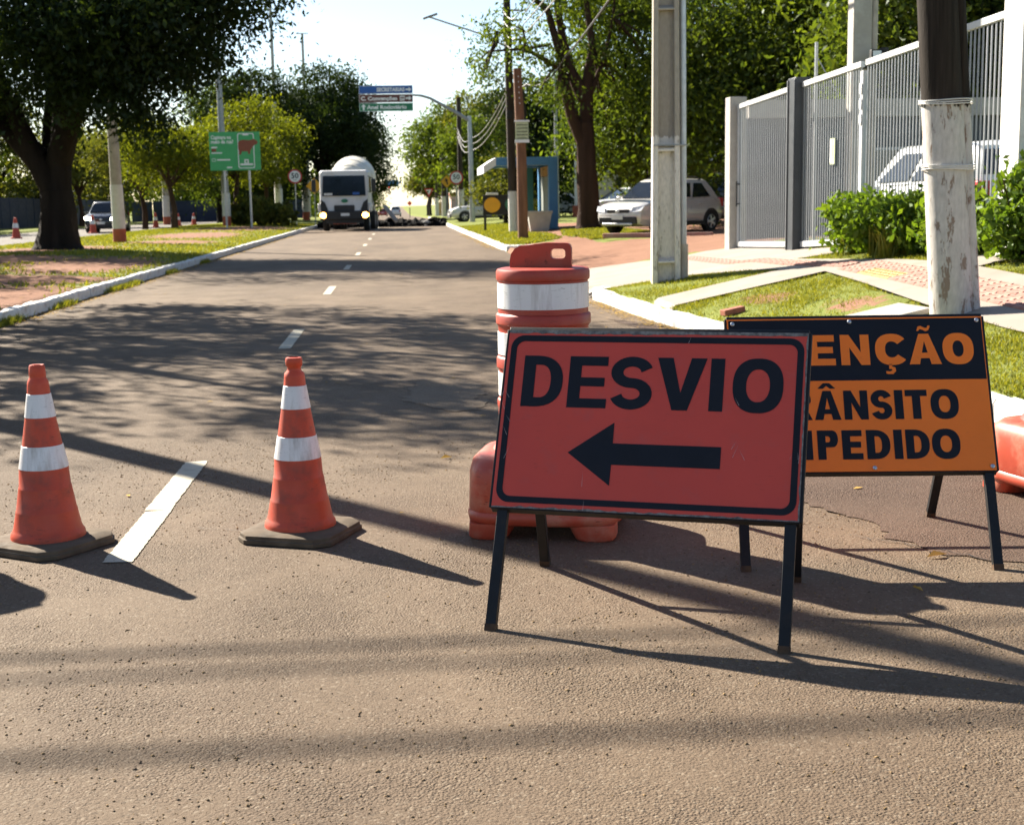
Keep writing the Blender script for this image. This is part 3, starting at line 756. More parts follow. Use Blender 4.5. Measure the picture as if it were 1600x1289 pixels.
V[:, 4] = np.stack([X + rng.normal(0, .2, n) * s_, Y + rng.normal(0, .2, n) * s_, s_ * rng.uniform(.8, 1.5, n)], -1); V[:, 5] = np.stack([X, Y, -s_], -1)
tri = np.array([(0, 1, 4), (1, 2, 4), (2, 3, 4), (3, 0, 4), (1, 0, 5), (2, 1, 5), (3, 2, 5), (0, 3, 5)])
me = np_mesh('road_grit', V.reshape(-1, 3), (np.arange(n)[:, None, None] * 6 + tri[None]).reshape(-1, 3)); tint(me, np.repeat(np.clip(rng.normal(.5, .35, n), 0, 1), 8))
tag(link('road_grit', me, MT['grit']), 'loose grit and stones on the near asphalt', 'grit', kind='stuff')
def litter(name, X, Y, Z, size, label):
    n = len(X); a = rng.uniform(0, 2 * np.pi, n); s = size * rng.uniform(.5, 1.3, n); c, sn = np.cos(a), np.sin(a)
    loc = np.array([(-1, 0, 0), (0, -.42, .12), (1, 0, .05), (0, .42, .16)]); V = np.empty((n, 4, 3)); tl = rng.normal(0, .18, (n, 2))
    for j, (p, q, h) in enumerate(loc):
        V[:, j, 0] = X + (p * c - q * sn) * s; V[:, j, 1] = Y + (p * sn + q * c) * s; V[:, j, 2] = Z + .006 + h * s + np.abs(tl[:, 0] * p + tl[:, 1] * q) * s * .5
    me = np_mesh(name, V.reshape(-1, 3), np.arange(4 * n).reshape(-1, 4)); tint(me, rng.random(n))
    return tag(link(name, me, MT['dry_leaf']), label, 'leaves', kind='stuff')
n = 2600; Y = 12 + 50 * rng.random(n) ** 1.2; X = LK + np.abs(rng.normal(0, .13, n)) + .02
litter('fallen_leaves', X, Y, rz(Y), .035, 'dry leaves gathered along the median kerb')
n = 1500; Y = 9 + 9.6 * rng.random(n); X = kx(Y) - np.abs(rng.normal(0, .12, n)) - .02
litter('fallen_leaves', X, Y, rz(Y) + .006, .026, 'dry leaves gathered along the near pavement kerb')
n = 260; Y = 6 + 60 * rng.random(n) ** 1.1; X = -4.5 + 7 * rng.random(n); k = (np.abs(X + .2) > .0)
litter('fallen_leaves', X[k], Y[k], rz(Y[k]), .026, 'single dry leaves scattered over the asphalt')
n = 700; Y = 39 + 20 * rng.random(n); X = kx(Y) - np.abs(rng.normal(0, .16, n)) - .02
litter('fallen_leaves', X, Y, rz(Y), .04, 'dry leaves along the far kerb by the bus shelter')
n = 900; Y = 18 + 40 * rng.random(n); X = -13 + 8 * rng.random(n)
litter('fallen_leaves', X, Y, gz(X, Y) + .03, .05, 'yellow leaves strewn over the median grass')
for i, (x, y, s, a) in enumerate(((2.02, 4.98, .05, .3), (1.78, 4.55, .03, 1.9), (.22, 7.35, .035, .4))):
    me = MB().add([(-s, 0, .004), (0, -s * .4, .012), (s, 0, .006), (0, s * .42, .02)], [(0, 1, 2), (0, 2, 3)]).mesh('dry_leaf'); tint(me, np.array([.9, .8]))
    o = link('dry_leaf', me, MT['dry_leaf'], None, (x, y, .004), (0, 0, a))
    tag(o, ['curled dry leaf on the asphalt behind the right leg of the orange board', 'small dry leaf on asphalt below the orange board', 'pale dry leaf on asphalt right of the middle cone'][i], 'leaf')
# ------------------------------------------------------------------ traffic cones
def cone(name, loc, rz_, knob, label):
    root = empty(name, loc, rz_, label, 'cone', 'traffic cones closing the left lane')
    b = MB(); c = .055; h = .212
    def oct_(a, z): return [(a, -a + c, z), (a, a - c, z), (a - c, a, z), (-a + c, a, z), (-a, a - c, z), (-a, -a + c, z), (-a + c, -a, z), (a - c, -a, z)]
    b.loft([oct_(h, 0.003), oct_(h, .020), oct_(h - .006, .0225), oct_(h - .007, .036), oct_(h - .016, .042), oct_(.15, .046)])
    b.build('base', MT['cone_base'], root, bevel=.0018)
    prof = [(.150, .042), (.149, .055), (.147, .066), (.139, .078), (.135, .088), (.122, .155), (.1215, .160), (.119, .164), (.105, .252), (.1045, .257), (.102, .260), (.0975, .330), (.080, .428), (.079, .432), (.061, .540), (.0455, .640), (.043, .675), (.0405, .690)]
    if knob: prof += [(.030, .700), (.028, .714), (.034, .722), (.0355, .745), (.032, .754), (.022, .756), (.018, .74)]
    else: prof += [(.034, .702), (.032, .708), (.0335, .716), (.031, .752), (.027, .757), (.016, .756), (.013, .74)]
    MB().lathe(prof, 48).build('body', MT['cone'], root, smooth=True, angle=50)
    def rr(z): return float(np.interp(z, [p[1] for p in prof[:16]], [p[0] for p in prof[:16]]))
    for z0, z1 in ((.336, .428), (.545, .638)):
        MB().lathe([(rr(z0) + .0005, z0 - .001), (rr(z0) + .002, z0), (rr(z1) + .002, z1), (rr(z1) + .0005, z1 + .001)], 48, caps=False).build('reflective_band', MT['reflect'], root, smooth=True)
    return root
cone('traffic_cone', (-1.480, 5.68, 0), R(-33), False, 'orange and white traffic cone at the left edge, left of the lane dash')
cone('traffic_cone', (-.450, 5.72, 0), R(-22), True, 'orange and white traffic cone with knob top standing right of the lane dash')

# ------------------------------------------------------------------ tall channelling drums on moulded feet
def make_drum(label, loc, rz_):
    root = empty('traffic_drum', loc, rz_, label, 'traffic drum', 'orange channelling drums')
    # moulded foot: rounded block on four corner pads
    B_ = MB(); n = 64
    prof = [(.285, .060, 4.5), (.300, .068, 4.5), (.305, .100, 4.5), (.296, .112, 4.5), (.300, .120, 4.5), (.296, .27, 4.2), (.285, .315, 4.), (.262, .338, 3.6), (.225, .346, 3.)]
    B_.loft([sellipse(a * 1.07, a * .92, e, n, .012, 0, z) for a, z, e in prof])
    base = B_.build('base', MT['drum_base'], root, smooth=True, angle=60)
    for sx in (-1, 1):
        for sy in (-1, 1):
            MB().loft([sellipse(.075, .085, 4, 20, sx * .222 + .012, sy * .175, .001), sellipse(.085, .092, 4, 20, sx * .222 + .012, sy * .175, .012), sellipse(.10, .10, 4, 20, sx * .206 + .012, sy * .165, .066)]).build('foot', MT['drum_base'], base, smooth=True, angle=50)
    MB().lathe([(.225, .340), (.212, .36), (.196, .372), (.194, .52), (.197, .525), (.1985, .535), (.1985, .552), (.196, .558), (.190, .562), (.1895, .682), (.193, .688), (.1985, .694), (.1985, .730), (.195, .736), (.190, .740), (.1885, .846), (.190, .866), (.195, .872), (.1985, .876), (.1985, .910), (.195, .915), (.189, .919), (.188, .935), (.1875, 1.05), (.1875, 1.062)], 64, caps=False).build('drum', MT['drum'], root, smooth=True, angle=40)
    for z0, z1, r0 in ((.575, .672, .1905), (.748, .840, .190), (.940, 1.043, .1885)):
        MB().lathe([(r0 - .003, z0 - .001), (r0 + .0025, z0), (r0 + .0025, z1), (r0 - .003, z1 + .001)], 64, caps=False).build('reflective_band', MT['reflect'], root, smooth=True)
    lid = MB().lathe([(.188, 1.052), (.194, 1.056), (.1955, 1.062), (.1955, 1.090), (.190, 1.100), (.175, 1.104), (.10, 1.106), (.02, 1.107)], 64).build('lid', MT['drum'], root, smooth=True, angle=35)
    # upright carrying fin with a slot for the hand
    outer = [(-.135, 1.09), (.122, 1.09)] + [(.122 - .022 + .022 * math.cos(R(a)), 1.182 + .022 * math.sin(R(a))) for a in (0, 30, 60, 90)] + [(.02, 1.206), (-.06, 1.196)] + [(-.075 - .06 * math.sin(R(a)), 1.137 + .06 * math.cos(R(a))) for a in (15, 40, 65, 90)]
    hole = [(p[0], p[1]) for p in rrect(.036, 1.140, .098, 1.180, .014, 4)]
    me = shape_mesh('handle', [outer, hole], .021); o = link('handle', me, MT['drum'], lid, (0, 0, 0), (R(90), 0, 0))
    bv = o.modifiers.new('bevel', 'BEVEL'); bv.width = .006; bv.segments = 2; bv.limit_method = 'ANGLE'; bv.angle_limit = R(50)
    return root
d1 = make_drum('orange and white channelling drum standing behind the red detour board', (.592, 5.72, 0), R(-14))
# number plate on the foot of the first drum, mostly hidden by the detour board
pl = MB().box((0, 0, 0), (.155, .004, .062)).build('number_plate', MT['plate'], d1, loc=(.015, -.279, .170))
fr = link('plate_border', shape_mesh('plate_border', [rrect(-.074, -.028, .074, .028, .006, 3), rrect(-.069, -.023, .069, .023, .004, 3)], .0004), MT['black_flat'], pl, (0, -.0026, 0), (R(90), 0, 0))
for i, (ch, mt_) in enumerate((('8', 'black_flat'), ('8', 'tactile_y'), ('C', 'black_flat'), ('/', 'black_flat'), ('1', 'black_flat'))):
    link('plate_digit', text_mesh(ch, .036, 'CENTER', .0004, .0004), MT[mt_], pl, (-.05 + .025 * i, -.0028, 0), (R(90), 0, 0))
d2 = copy_tree(d1); d2.location = (3.045, 5.99, 0); d2.rotation_euler.z = R(12)
d2['label'] = 'orange channelling drum cut off by the right edge of the picture'
d3 = copy_tree(d1); d3.location = (-2.50, 6.12, 0); d3.rotation_euler.z = R(30)
d3['label'] = 'orange channelling drum outside the left edge, only its shadow tip shows'

# ------------------------------------------------------------------ folding sign stands
def a_frame(name, label, front, rear, yaw, W, Z, board, face_mat, cat='road sign'):
    """front/rear: mid points of the two pairs of feet; board (u0,u1,v0,v1) on the front slope"""
    root = empty(name, (front[0], front[1], 0), yaw, label, cat)
    ca, sa = math.cos(-yaw), math.sin(-yaw); dx, dy = rear[0] - front[0], rear[1] - front[1]
    rx, ry = dx * ca - dy * sa, dx * sa + dy * ca
    ax, ay = rx / 2, ry / 2; L_ = math.hypot(ay, Z); vy, vz = ay / L_, Z / L_          # slope direction in local y,z
    def S(u, v, t=0.0): return Vector((u, v * vy + t * -vz, v * vz + t * vy))          # t > 0 towards the viewer
    w2 = W / 2 - .018
    for s_ in (-1, 1):
        leg = MB().beam(S(s_ * w2, 0, -.022), S(s_ * w2, board[2] + .02, -.022), .036, .026, (1, 0, 0)).build('leg', MT['black_steel'], root, bevel=.002)
        MB().beam(S(s_ * w2, .001, -.022), S(s_ * w2, .028, -.022), .038, .028, (1, 0, 0)).build('foot_tip', MT['rust_tip'], leg)
        p0 = Vector((rx + s_ * w2, ry, 0)); p1 = S(s_ * w2, L_ * .985, -.05)
        leg = MB().beam(p0, p1, .036, .026, (1, 0, 0)).build('leg', MT['black_steel'], root, bevel=.002)
        d = (p1 - p0).normalized(); MB().beam(p0 + d * .001, p0 + d * .03, .038, .028, (1, 0, 0)).build('foot_tip', MT['rust_tip'], leg)
    MB().beam(Vector((rx - w2, ry, 0)).lerp(S(-w2, L_, -.05), .42), Vector((rx + w2, ry, 0)).lerp(S(w2, L_, -.05), .42), .026, .020, (0, 0, 1)).build('rear_crossbar', MT['black_steel'], root)
    u0, u1, v0, v1 = board
    rails = MB()
    for a, b in (((u0, v0), (u1, v0)), ((u0, v1), (u1, v1)), ((u0, v0), (u0, v1)), ((u1, v0), (u1, v1))):
        rails.beam(S(a[0], a[1], -.016), S(b[0], b[1], -.016), .016, .026, (0, 1, 1) if a[1] == b[1] else (1, 0, 0))
    rails.build('board_frame', MT['black_steel'], root, bevel=.002)
    bd = MB().prism([(u0 + .002, v0 + .002), (u1 - .002, v0 + .002), (u1 - .002, v1 - .002), (u0 + .002, v1 - .002)], lambda u, v, t: S(u, v, t), -.012, 0.0).build('board', face_mat, root)
    Rm = Matrix(((1, 0, 0), (0, vy, -vz), (0, vz, vy))).to_euler()
    def put(nm, me, mat, u=0., v=0., t=.0012): return link(nm, me, mat, bd, S(u, v, t), Rm)
    return root, put, S, bd
root, put, S, bd = a_frame('detour_sign', 'red detour board with black arrow to the left on folding black legs', (.690, 4.120), (.959, 4.9065), R(-21.67), .979, .945, (-.510, .500, .410, 1.030), MT['sign_red'])
put('border', shape_mesh('border', [rrect(-.497, .430, .487, 1.010, .045, 8), rrect(-.476, .451, .466, .989, .028, 8)], .0004), MT['sign_black'])
put('lettering', shape_mesh('lettering', letters([('D', -.444, -.304, .760, .938, .042, .032), ('E', -.284, -.150, .760, .938, .042, .032), ('S', -.140, .002, .760, .938, .041, .034), ('V', .014, .178, .760, .938, .046, .04), ('I', .191, .236, .760, .938, .049, .04), ('O', .265, .427, .760, .938, .043, .034)]), .0004), MT['sign_black'])
put('arrow', shape_mesh('arrow', [[(-.264, .606), (-.115, .712), (-.114, .642), (.241, .642), (.241, .570), (-.114, .570), (-.115, .500)]], .0004), MT['sign_black'])
for i in range(16):     # fine scratches through the film
    r_ = random.Random(40 + i); u, v = r_.choice(((-.49, .72), (-.48, .66), (.47, .6), (.3, .66), (-.2, .46), (.1, .98), (-.47, .80))); u += r_.gauss(0, .012); v += r_.gauss(0, .05); v = min(max(v, .43), 1.0); a = r_.uniform(.9, 2.2); l = r_.uniform(.008, .03); t = .0005
    put('scratch', shape_mesh('scratch', [[(-math.cos(a) * l - math.sin(a) * t, -math.sin(a) * l + math.cos(a) * t), (-math.cos(a) * l + math.sin(a) * t, -math.sin(a) * l - math.cos(a) * t), (math.cos(a) * l, math.sin(a) * l)]], .0002), MT['worn_light'], u, v, .0018)
# bare weathered rim where the film has peeled along the edges of the board
r_ = random.Random(3); top = [(-.508, 1.029)] + [(-.508 + 1.0 * i / 60, 1.020 - r_.random() * .006 * (1 if i < 30 else .5)) for i in range(61)] + [(.498, 1.029)]
put('peeled_edge', shape_mesh('peeled_edge', [top], .0003), MT['worn'], t=.0006)
bot = [(-.508, .4115)] + [(-.508 + 1.0 * i / 60, .4145 + r_.random() * .0055 * (1 if 5 < i < 50 else .4)) for i in range(61)] + [(.498, .4115)]
put('peeled_edge', shape_mesh('peeled_edge', [bot[:1] + bot[1:-1] + bot[-1:]], .0003), MT['worn'], t=.0006)
rt = [(.4985, .412)] + [(.4955 - r_.random() * .004, .412 + .61 * i / 40) for i in range(41)] + [(.4985, 1.028)]
put('peeled_edge', shape_mesh('peeled_edge', [rt], .0003), MT['worn'], t=.0006)

root, put, S, bd = a_frame('closure_sign', 'black and orange board warning of closed traffic, partly behind the red board', (1.712, 4.816), (1.786, 5.687), R(-6.73), .965, .925, (-.497, .493, .381, 1.002), MT['sign_orange'])
put('black_panel', shape_mesh('black_panel', [[(-.489, .744), (.488, .744), (.488, .994), (-.489, .994)]], .0003), MT['sign_black'], t=.0007)
h0, h1 = .806, .930
put('heading', shape_mesh('heading', letters([('A', -.462, -.345, h0, h1, .036, .026), ('T', -.338, -.232, h0, h1, .036, .026), ('E', -.186, -.082, h0, h1, .036, .027), ('N', -.061, .050, h0, h1, .034, .027), ('C', .072, .199, h0, h1, .038, .029), ('A', .200, .323, h0, h1, .037, .026), ('O', .331, .449, h0, h1, .038, .029), ('~', .236, .288, .940, .964, .01, .01), (',', .108, .146, .768, .808, .01, .01)]), .0003), MT['sign_orange'], t=.0016)
a, b = .587, .703
put('lettering', shape_mesh('lettering', letters([('T', -.372, -.290, a, b, .030, .024), ('R', -.278, -.188, a, b, .030, .022), ('A', -.176, -.076, a, b, .030, .022), ('N', -.063, .028, a, b, .029, .024), ('S', .040, .119, a, b, .029, .025), ('I', .130, .162, a, b, .032, .024), ('T', .171, .254, a, b, .031, .025), ('O', .266, .372, a, b, .031, .025), ('^', -.160, -.092, .712, .734, .01, .01)]), .0003), MT['sign_black'])
a, b = .430, .545
put('lettering', shape_mesh('lettering', letters([('I', -.346, -.314, a, b, .032, .024), ('M', -.300, -.192, a, b, .028, .024), ('P', -.173, -.095, a, b, .031, .023), ('E', -.080, -.003, a, b, .031, .024), ('D', .012, .101, a, b, .031, .025), ('I', .115, .147, a, b, .032, .024), ('D', .160, .249, a, b, .031, .025), ('O', .258, .364, a, b, .031, .025)]), .0003), MT['sign_black'])
for u, v in ((-.474, .980), (-.02, .984), (.470, .984), (.036, .396), (.476, .398)):
    o = MB().lathe([(.0085, 0), (.0085, .003), (.006, .0055), (.002, .006)], 14).build('bolt', MT['bolt'], bd, smooth=True); o.location = S(u, v, .0012); o.rotation_euler = (math.atan2(math.cos(0), 0), 0, 0)
    nrm = (S(0, 0, 1) - S(0, 0, 0)).normalized(); o.rotation_euler = nrm.to_track_quat('Z', 'Y').to_euler()
def at(px, py, Y):
    """point at distance Y ahead seen at a pixel of the photograph (used to read off sizes and heights)"""
    d = _f * F_PX + _r * (px - 800.0) - _u * (py - 644.5)
    return Vector((0, 0, CAM_H)) + d * (Y / d.y)

# ------------------------------------------------------------------ poles near the fence
wp = empty('wooden_pole', g(4.63, 11.25, -.05), 0, 'weathered wooden pole with flaking whitewash, behind the orange board', 'pole')
lean = Vector((-.078, .0, 1.0))
path = [Vector((0, 0, 0)) + lean * h for h in (0, .4, 1, 2, 3, 5, 9.2)]
MB().tube(path, [.180, .176, .172, .166, .160, .15, .125], 28).build('shaft', MT['wood_pole'], wp, smooth=True, angle=60)
MB().tube([p + Vector((.178 - .004 * i, -.045, 0)) for i, p in enumerate(path)], [.052, .052, .052, .05, .05, .05, .05], 12).build('conduit', MT['wood_pole'], wp, smooth=True, angle=60)
for h in (1.255, 1.272, 1.288, 1.782, 1.797, 1.812):
    c = lean * h + Vector((.028, -.008, 0)); ring = []
    for k in range(33):
        a = 2 * math.pi * k / 32; ring.append(c + Vector((math.cos(a) * .219, math.sin(a) * .182, .006 * math.sin(a * 2 + h * 40))))
    MB().tube(ring, .0055, 6, False).build('wire_tie', MT['white_paint'], wp, smooth=True)

cp = empty('concrete_pole', g(3.59, 18.5, -.05), R(-6), 'tall ribbed concrete pole with whitewashed foot at the driveway corner', 'pole')
Hp = 9.5
def taper(w, z): return w * (1 - .035 * z)
web = MB().loft([[(-taper(.14, z), -.03, z), (taper(.14, z), -.03, z), (taper(.14, z), .05, z), (-taper(.14, z), .05, z)] for z in (0, Hp)]).build('web', MT['pole_wash'], cp)
for s_ in (-1, 1):
    rings = []
    for z in (0, 2, 5, Hp):
        a, b = taper(.115, z), taper(.192, z); d = .15 - .006 * z
        P = [(a, -d), (b, -d), (b, d), (a, d)]
        if s_ < 0: P = [(-x, y) for x, y in reversed(P)]
        rings.append([(x, y, z) for x, y in P])
    MB().loft(rings).build('flange', MT['pole_wash'], cp, bevel=.012)
for z, h in ((.30, .07), (1.78, .09), (3.6, .07), (5.4, .07)):
    MB().loft([[(-.13, -.13, z), (.13, -.13, z), (.13, 0, z), (-.13, 0, z)], [(-.13, -.13, z + h * .35), (.13, -.13, z + h * .35), (.13, 0, z + h * .35), (-.13, 0, z + h * .35)], [(-.13, -.045, z + h), (.13, -.045, z + h), (.13, 0, z + h), (-.13, 0, z + h)]]).build('rung', MT['pole_wash'], cp, bevel=.006)
MB().tube([(.245, -.03, 0), (.245, -.03, .55)], .058, 14).build('conduit_foot', MT['pole_conc_d'], cp, smooth=True, angle=50)
MB().tube([(.238, -.03, .5), (.225, -.03, 3.), (.20, -.03, Hp - .3)], .045, 14).build('conduit', MT['galv'], cp, smooth=True, angle=50)
for z in (1.86, 4.1):
    MB().box((.045, 0, z), (.46 - .008 * z, .318, .018)).build('strap', MT['galv_d'], cp)

# ------------------------------------------------------------------ steel fence and gate
FA, FB = Vector((5.95, 24.0, 0)), Vector((6.40, 14.1, 0))
fdir = (FB - FA); FL = fdir.length; fdir.normalize(); frot = math.atan2(fdir.y, fdir.x)
def fz(s): p = FA + fdir * s; return float(gz(p.x, p.y)) + .05
def ftop(s): return 2.95 + .030 * s
BAR = {}
def fence_run(root, s0, s1, sp=.098, rail=.06):
    """bars, top and bottom rail from s0 to s1 along the fence line; root at s0"""
    def P(s, z, off=0): p = FA + fdir * s; q = root.matrix_basis.inverted() @ Vector((p.x, p.y, z)); q.y += off; return q
    n = max(2, int(round((s1 - s0 - .06) / sp)))
    for i in range(n + 1):
        s = s0 + .03 + (s1 - s0 - .06) * i / n; z0, z1 = fz(s) + rail * .8, ftop(s) - rail * .8; key = round(z1 - z0, 1)
        if key not in BAR:
            BAR[key] = MB().box((0, 0, .5), (.020, .013, 1.0)).mesh('bar'); BAR[key].materials.append(MT['fence_bar'])
        o = link('bar', BAR[key], None, root); o.location = P(s, z0); o.scale = (1, 1, z1 - z0)
    MB().beam(P(s0, ftop(s0) - rail / 2), P(s1, ftop(s1) - rail / 2), .058, rail * 1.25, (0, 1, 0)).build('top_rail', MT['fence_white'], root, bevel=.003)
    MB().beam(P(s0, fz(s0) + rail / 2), P(s1, fz(s1) + rail / 2), .055, rail * 1.4, (0, 1, 0)).build('bottom_rail', MT['fence_white'], root, bevel=.003)
def froot(name, s, label, cat): p = FA + fdir * s; r_ = empty(name, (p.x, p.y, fz(s) - .05), frot, label, cat); bpy.context.view_layer.update(); return r_
r_ = froot('sliding_gate', .06, 'light grey barred steel gate closed beside the concrete pillar at the driveway', 'gate'); fence_run(r_, .06, 2.92, .104)
for s in (.05, 2.90): p = FA + fdir * s; MB().box((s - .06, 0, (ftop(s) - fz(s)) / 2 + .05), (.055, .064, ftop(s) - fz(s))).build('stile', MT['fence_white'], r_, bevel=.003)
hd = MB().box((.03, -.06, .95), (.022, .02, .44)).box((.03, -.03, .78), (.022, .06, .02)).box((.03, -.03, 1.12), (.022, .06, .02)).build('handle', MT['black_steel'], r_)
# the concrete pillar left of the gate
p = FA - fdir * .18
o = MB().box((0, 0, 1.32), (.30, .30, 2.70)).build('gate_pillar', MT['pole_conc'], None, bevel=.012, loc=(p.x, p.y, fz(0) - .10), rot=(0, 0, frot)); tag(o, 'plain concrete pillar at the far end of the barred gate', 'pillar')
p = FA + fdir * 3.16
o = MB().box((0, 0, 1.29), (.36, .24, 2.62)).box((.155, -.125, 1.29), (.05, .03, 2.56)).box((-.155, -.125, 1.29), (.05, .03, 2.56)).build('gate_post', MT['fence_dark'], None, bevel=.01, loc=(p.x, p.y, fz(3.16) - .08), rot=(0, 0, frot)); tag(o, 'dark slate steel post between the gate and the barred fence', 'gate post')
r_ = froot('bar_fence', 3.36, 'light grey barred fence between the dark post and the whitewashed pole', 'fence')
fence_run(r_, 3.36, 5.70, .094); fence_run(r_, 5.86, 9.78, .100)
s = 5.78; pst = MB().box((s - 3.36, -.01, (ftop(s) - fz(s)) / 2 + .05), (.10, .075, ftop(s) - fz(s) - .02)).build('post', MT['fence_white'], r_, bevel=.004)
for i, z in enumerate((2.20, 2.00, 1.80)):
    me = shape_mesh('house_number', [[(x, y) for x, y, _ in sellipse(.036, .075, 2.6, 24)], [(x, y) for x, y, _ in sellipse(.014, .045, 2.4, 20)]], .006)
    link('house_number', me, MT['swhite'], pst, (s - 3.36, -.056, z), (R(90), 0, 0))
nt_ = MB().box((1.35, -.035, 1.42), (.18, .006, .36)).build('notice', MT['notice'], r_)
MB().box((1.30, -.041, 1.42), (.06, .004, .32)).build('notice_strip', MT['swhite'], nt_)
p = FA + fdir * 10.18
o = MB().box((0, 0, 1.85), (.42, .36, 3.9)).box((0, 0, .10), (.62, .52, .34)).build('white_pillar', MT['white_paint'], None, bevel=.012, loc=(p.x, p.y, fz(10) - .15), rot=(0, 0, frot)); tag(o, 'tall white pillar at the right end of the barred fence', 'pillar')
# concrete post behind the fence with two cameras beside it
bp = at(1345, 110, 20.0)
r_ = empty('concrete_post', g(bp.x, 20.0), 0, 'square concrete post rising behind the fence', 'post')
MB().loft([[(-.165, -.14, z), (.11, -.14, z), (.11, .14, z), (-.165, .14, z)] for z in (0, 9)]).build('shaft', MT['pole_conc'], r_, bevel=.02)
MB().tube([(.16, -.08, 0), (.16, -.08, 9)], .05, 12).build('conduit', MT['pole_conc_d'], r_, smooth=True)
MB().box((.0, -.16, bp.z - float(gz(bp.x, 20)) + .03), (.48, .06, .05)).build('bracket', MT['black_steel'], r_)
cpn = at(1370, 84, 19.6)
r_ = empty('floodlight', (cpn.x, cpn.y, cpn.z - .16), 0, 'small black floodlight on the fence top beside the concrete post', 'floodlight')
MB().box((0, 0, .03), (.03, .03, .12)).box((-.02, -.02, .15), (.16, .10, .12)).build('housing', MT['black_flat'], r_, bevel=.01)
MB().box((.10, -.02, .17), (.09, .13, .13)).build('side_housing', MT['black_flat'], r_, bevel=.01); MB().box((-.02, -.073, .15), (.12, .006, .08)).build('lens', MT['lamp'], r_)
q = at(1275, 130, 21.2)
r_ = empty('wire_post', (q.x, q.y, fz(2.5)), 0, 'thin pale stake with a stay above the barred fence', 'stake')
MB().box((0, 0, 1.55), (.04, .04, 3.1)).build('stake', MT['galv'], r_); MB().tube([(0, 0, 2.9), (.35, 0, 2.3)], .008, 6).build('stay', MT['galv'], r_)

# ------------------------------------------------------------------ behind the fence
bl = empty('grey_building', (6.85, 27.2, .35), 0, 'low grey panelled building seen through the barred fence', 'building')
wl = MB().box2((0, 0, 0), (14, 1.6, 2.55)).build('wall', MT['grey_wall'], bl)
for i in range(14): MB().box((.5 + i * 1.0, -.012, 1.25), (.95, .03, 2.3)).build('panel', MT['grey_wall'], wl)
MB().box((7.05, .8, 2.72), (14.0, 2.0, .34)).build('roof', MT['pole_conc'], bl)
for i in range(3):
    w = MB().box((3.2 + 3 * i, -.04, 1.5), (1.2, .05, .9)).build('window', MT['fence_white'], wl); MB().box((3.2 + 3 * i, -.07, 1.5), (1.08, .02, .8)).build('pane', MT['glass'], w)

# ------------------------------------------------------------------ poles, wires and lamps further up the road
up = empty('utility_pole', g(4.29, 51.8, -.1), 0, 'tall dark utility pole with whitewashed foot beside the bus shelter', 'pole')
ln = Vector((-.014, 0, 1))
MB().tube([ln * h for h in (0, 3, 6, 10.5)], [.17, .16, .145, .12], 14).build('shaft', MT['wood_dark'], up, smooth=True)
MB().tube([ln * 0, ln * 1.62], [.180, .174], 14).build('whitewash', MT['white_paint'], up, smooth=True)
MB().tube([(.30, -.05, 0), (.28, -.05, 2.2)], .10, 12).build('conduit_foot', MT['white_paint'], up, smooth=True)
MB().tube([(.28, -.05, 2.1), (.22, -.05, 4.6), (.20, -.05, 5.1)], .065, 12).build('conduit', MT['galv'], up, smooth=True)
MB().tube([(.20, -.05, 5.0), (.33, -.05, 5.3), (.50, -.05, 5.45), (.72, -.05, 5.55)], .05, 8).build('cable_bend', MT['galv_d'], up, smooth=True)
MB().tube([(.42, 0, 5.2), (.48, 0, 4.2), (.44, 0, 3.4)], [.06, .11, .05], 10).build('cable_coil', MT['wire'], up, smooth=True)
for h in (7.1, 7.45, 7.8, 8.15):
    MB().tube([(-.28, -.02, h), (.35, -.02, h)], .035, 8).build('insulator_arm', MT['galv_d'], up, smooth=True)
a0 = at(670, 27, 51.0); b0 = at(752, 54, 51.5); base = Vector(up.location)
MB().tube([b0 + Vector((.9, 0, -.45)) - base, b0 - base, a0 - base], .03, 8).build('lamp_arm', MT['galv'], up, smooth=True)
MB().box((a0 - base) + Vector((.05, 0, .02)), (.55, .18, .07), Matrix.Rotation(R(-18), 3, 'Y')).build('lamp_head', MT['galv_d'], up, bevel=.02)
MB().box((.02 - .12, -.17, 4.4), (.22, .16, .30)).build('junction_box', MT['black_flat'], up, bevel=.01)

bpo = empty('brown_pole', g(3.87, 43.2, -.05), 0, 'drilled brown wooden pole carrying a small notice by the kerb', 'pole')
MB().tube([(0, 0, 0), (-.01, 0, 2.6), (-.10, 0, 5.25)], [.165, .155, .13], 14).build('shaft', MT['wood_brown'], bpo, smooth=True)
nb = MB().box((.0, -.20, 3.35), (.40, .012, .68)).build('notice_board', MT['notice'], bpo)
for i in range(5): MB().box((0, -.208, 3.14 + .10 * i), (.34, .004, .022)).build('notice_line', MT['wood_dark'], nb)
MB().box((0, -.21, 3.66), (.46, .03, .05)).build('notice_frame', MT['swhite'], nb); MB().box((0, -.21, 3.05), (.44, .03, .09)).build('notice_frame', MT['swhite'], nb)
for i in range(6):
    o = MB().lathe([(.018, 0), (.018, .012)], 8).build('peg', MT['swhite'], bpo); o.location = (-.085 + .006 * i, -.145, 5.0 - .16 * i); o.rotation_euler = (R(90), 0, 0)

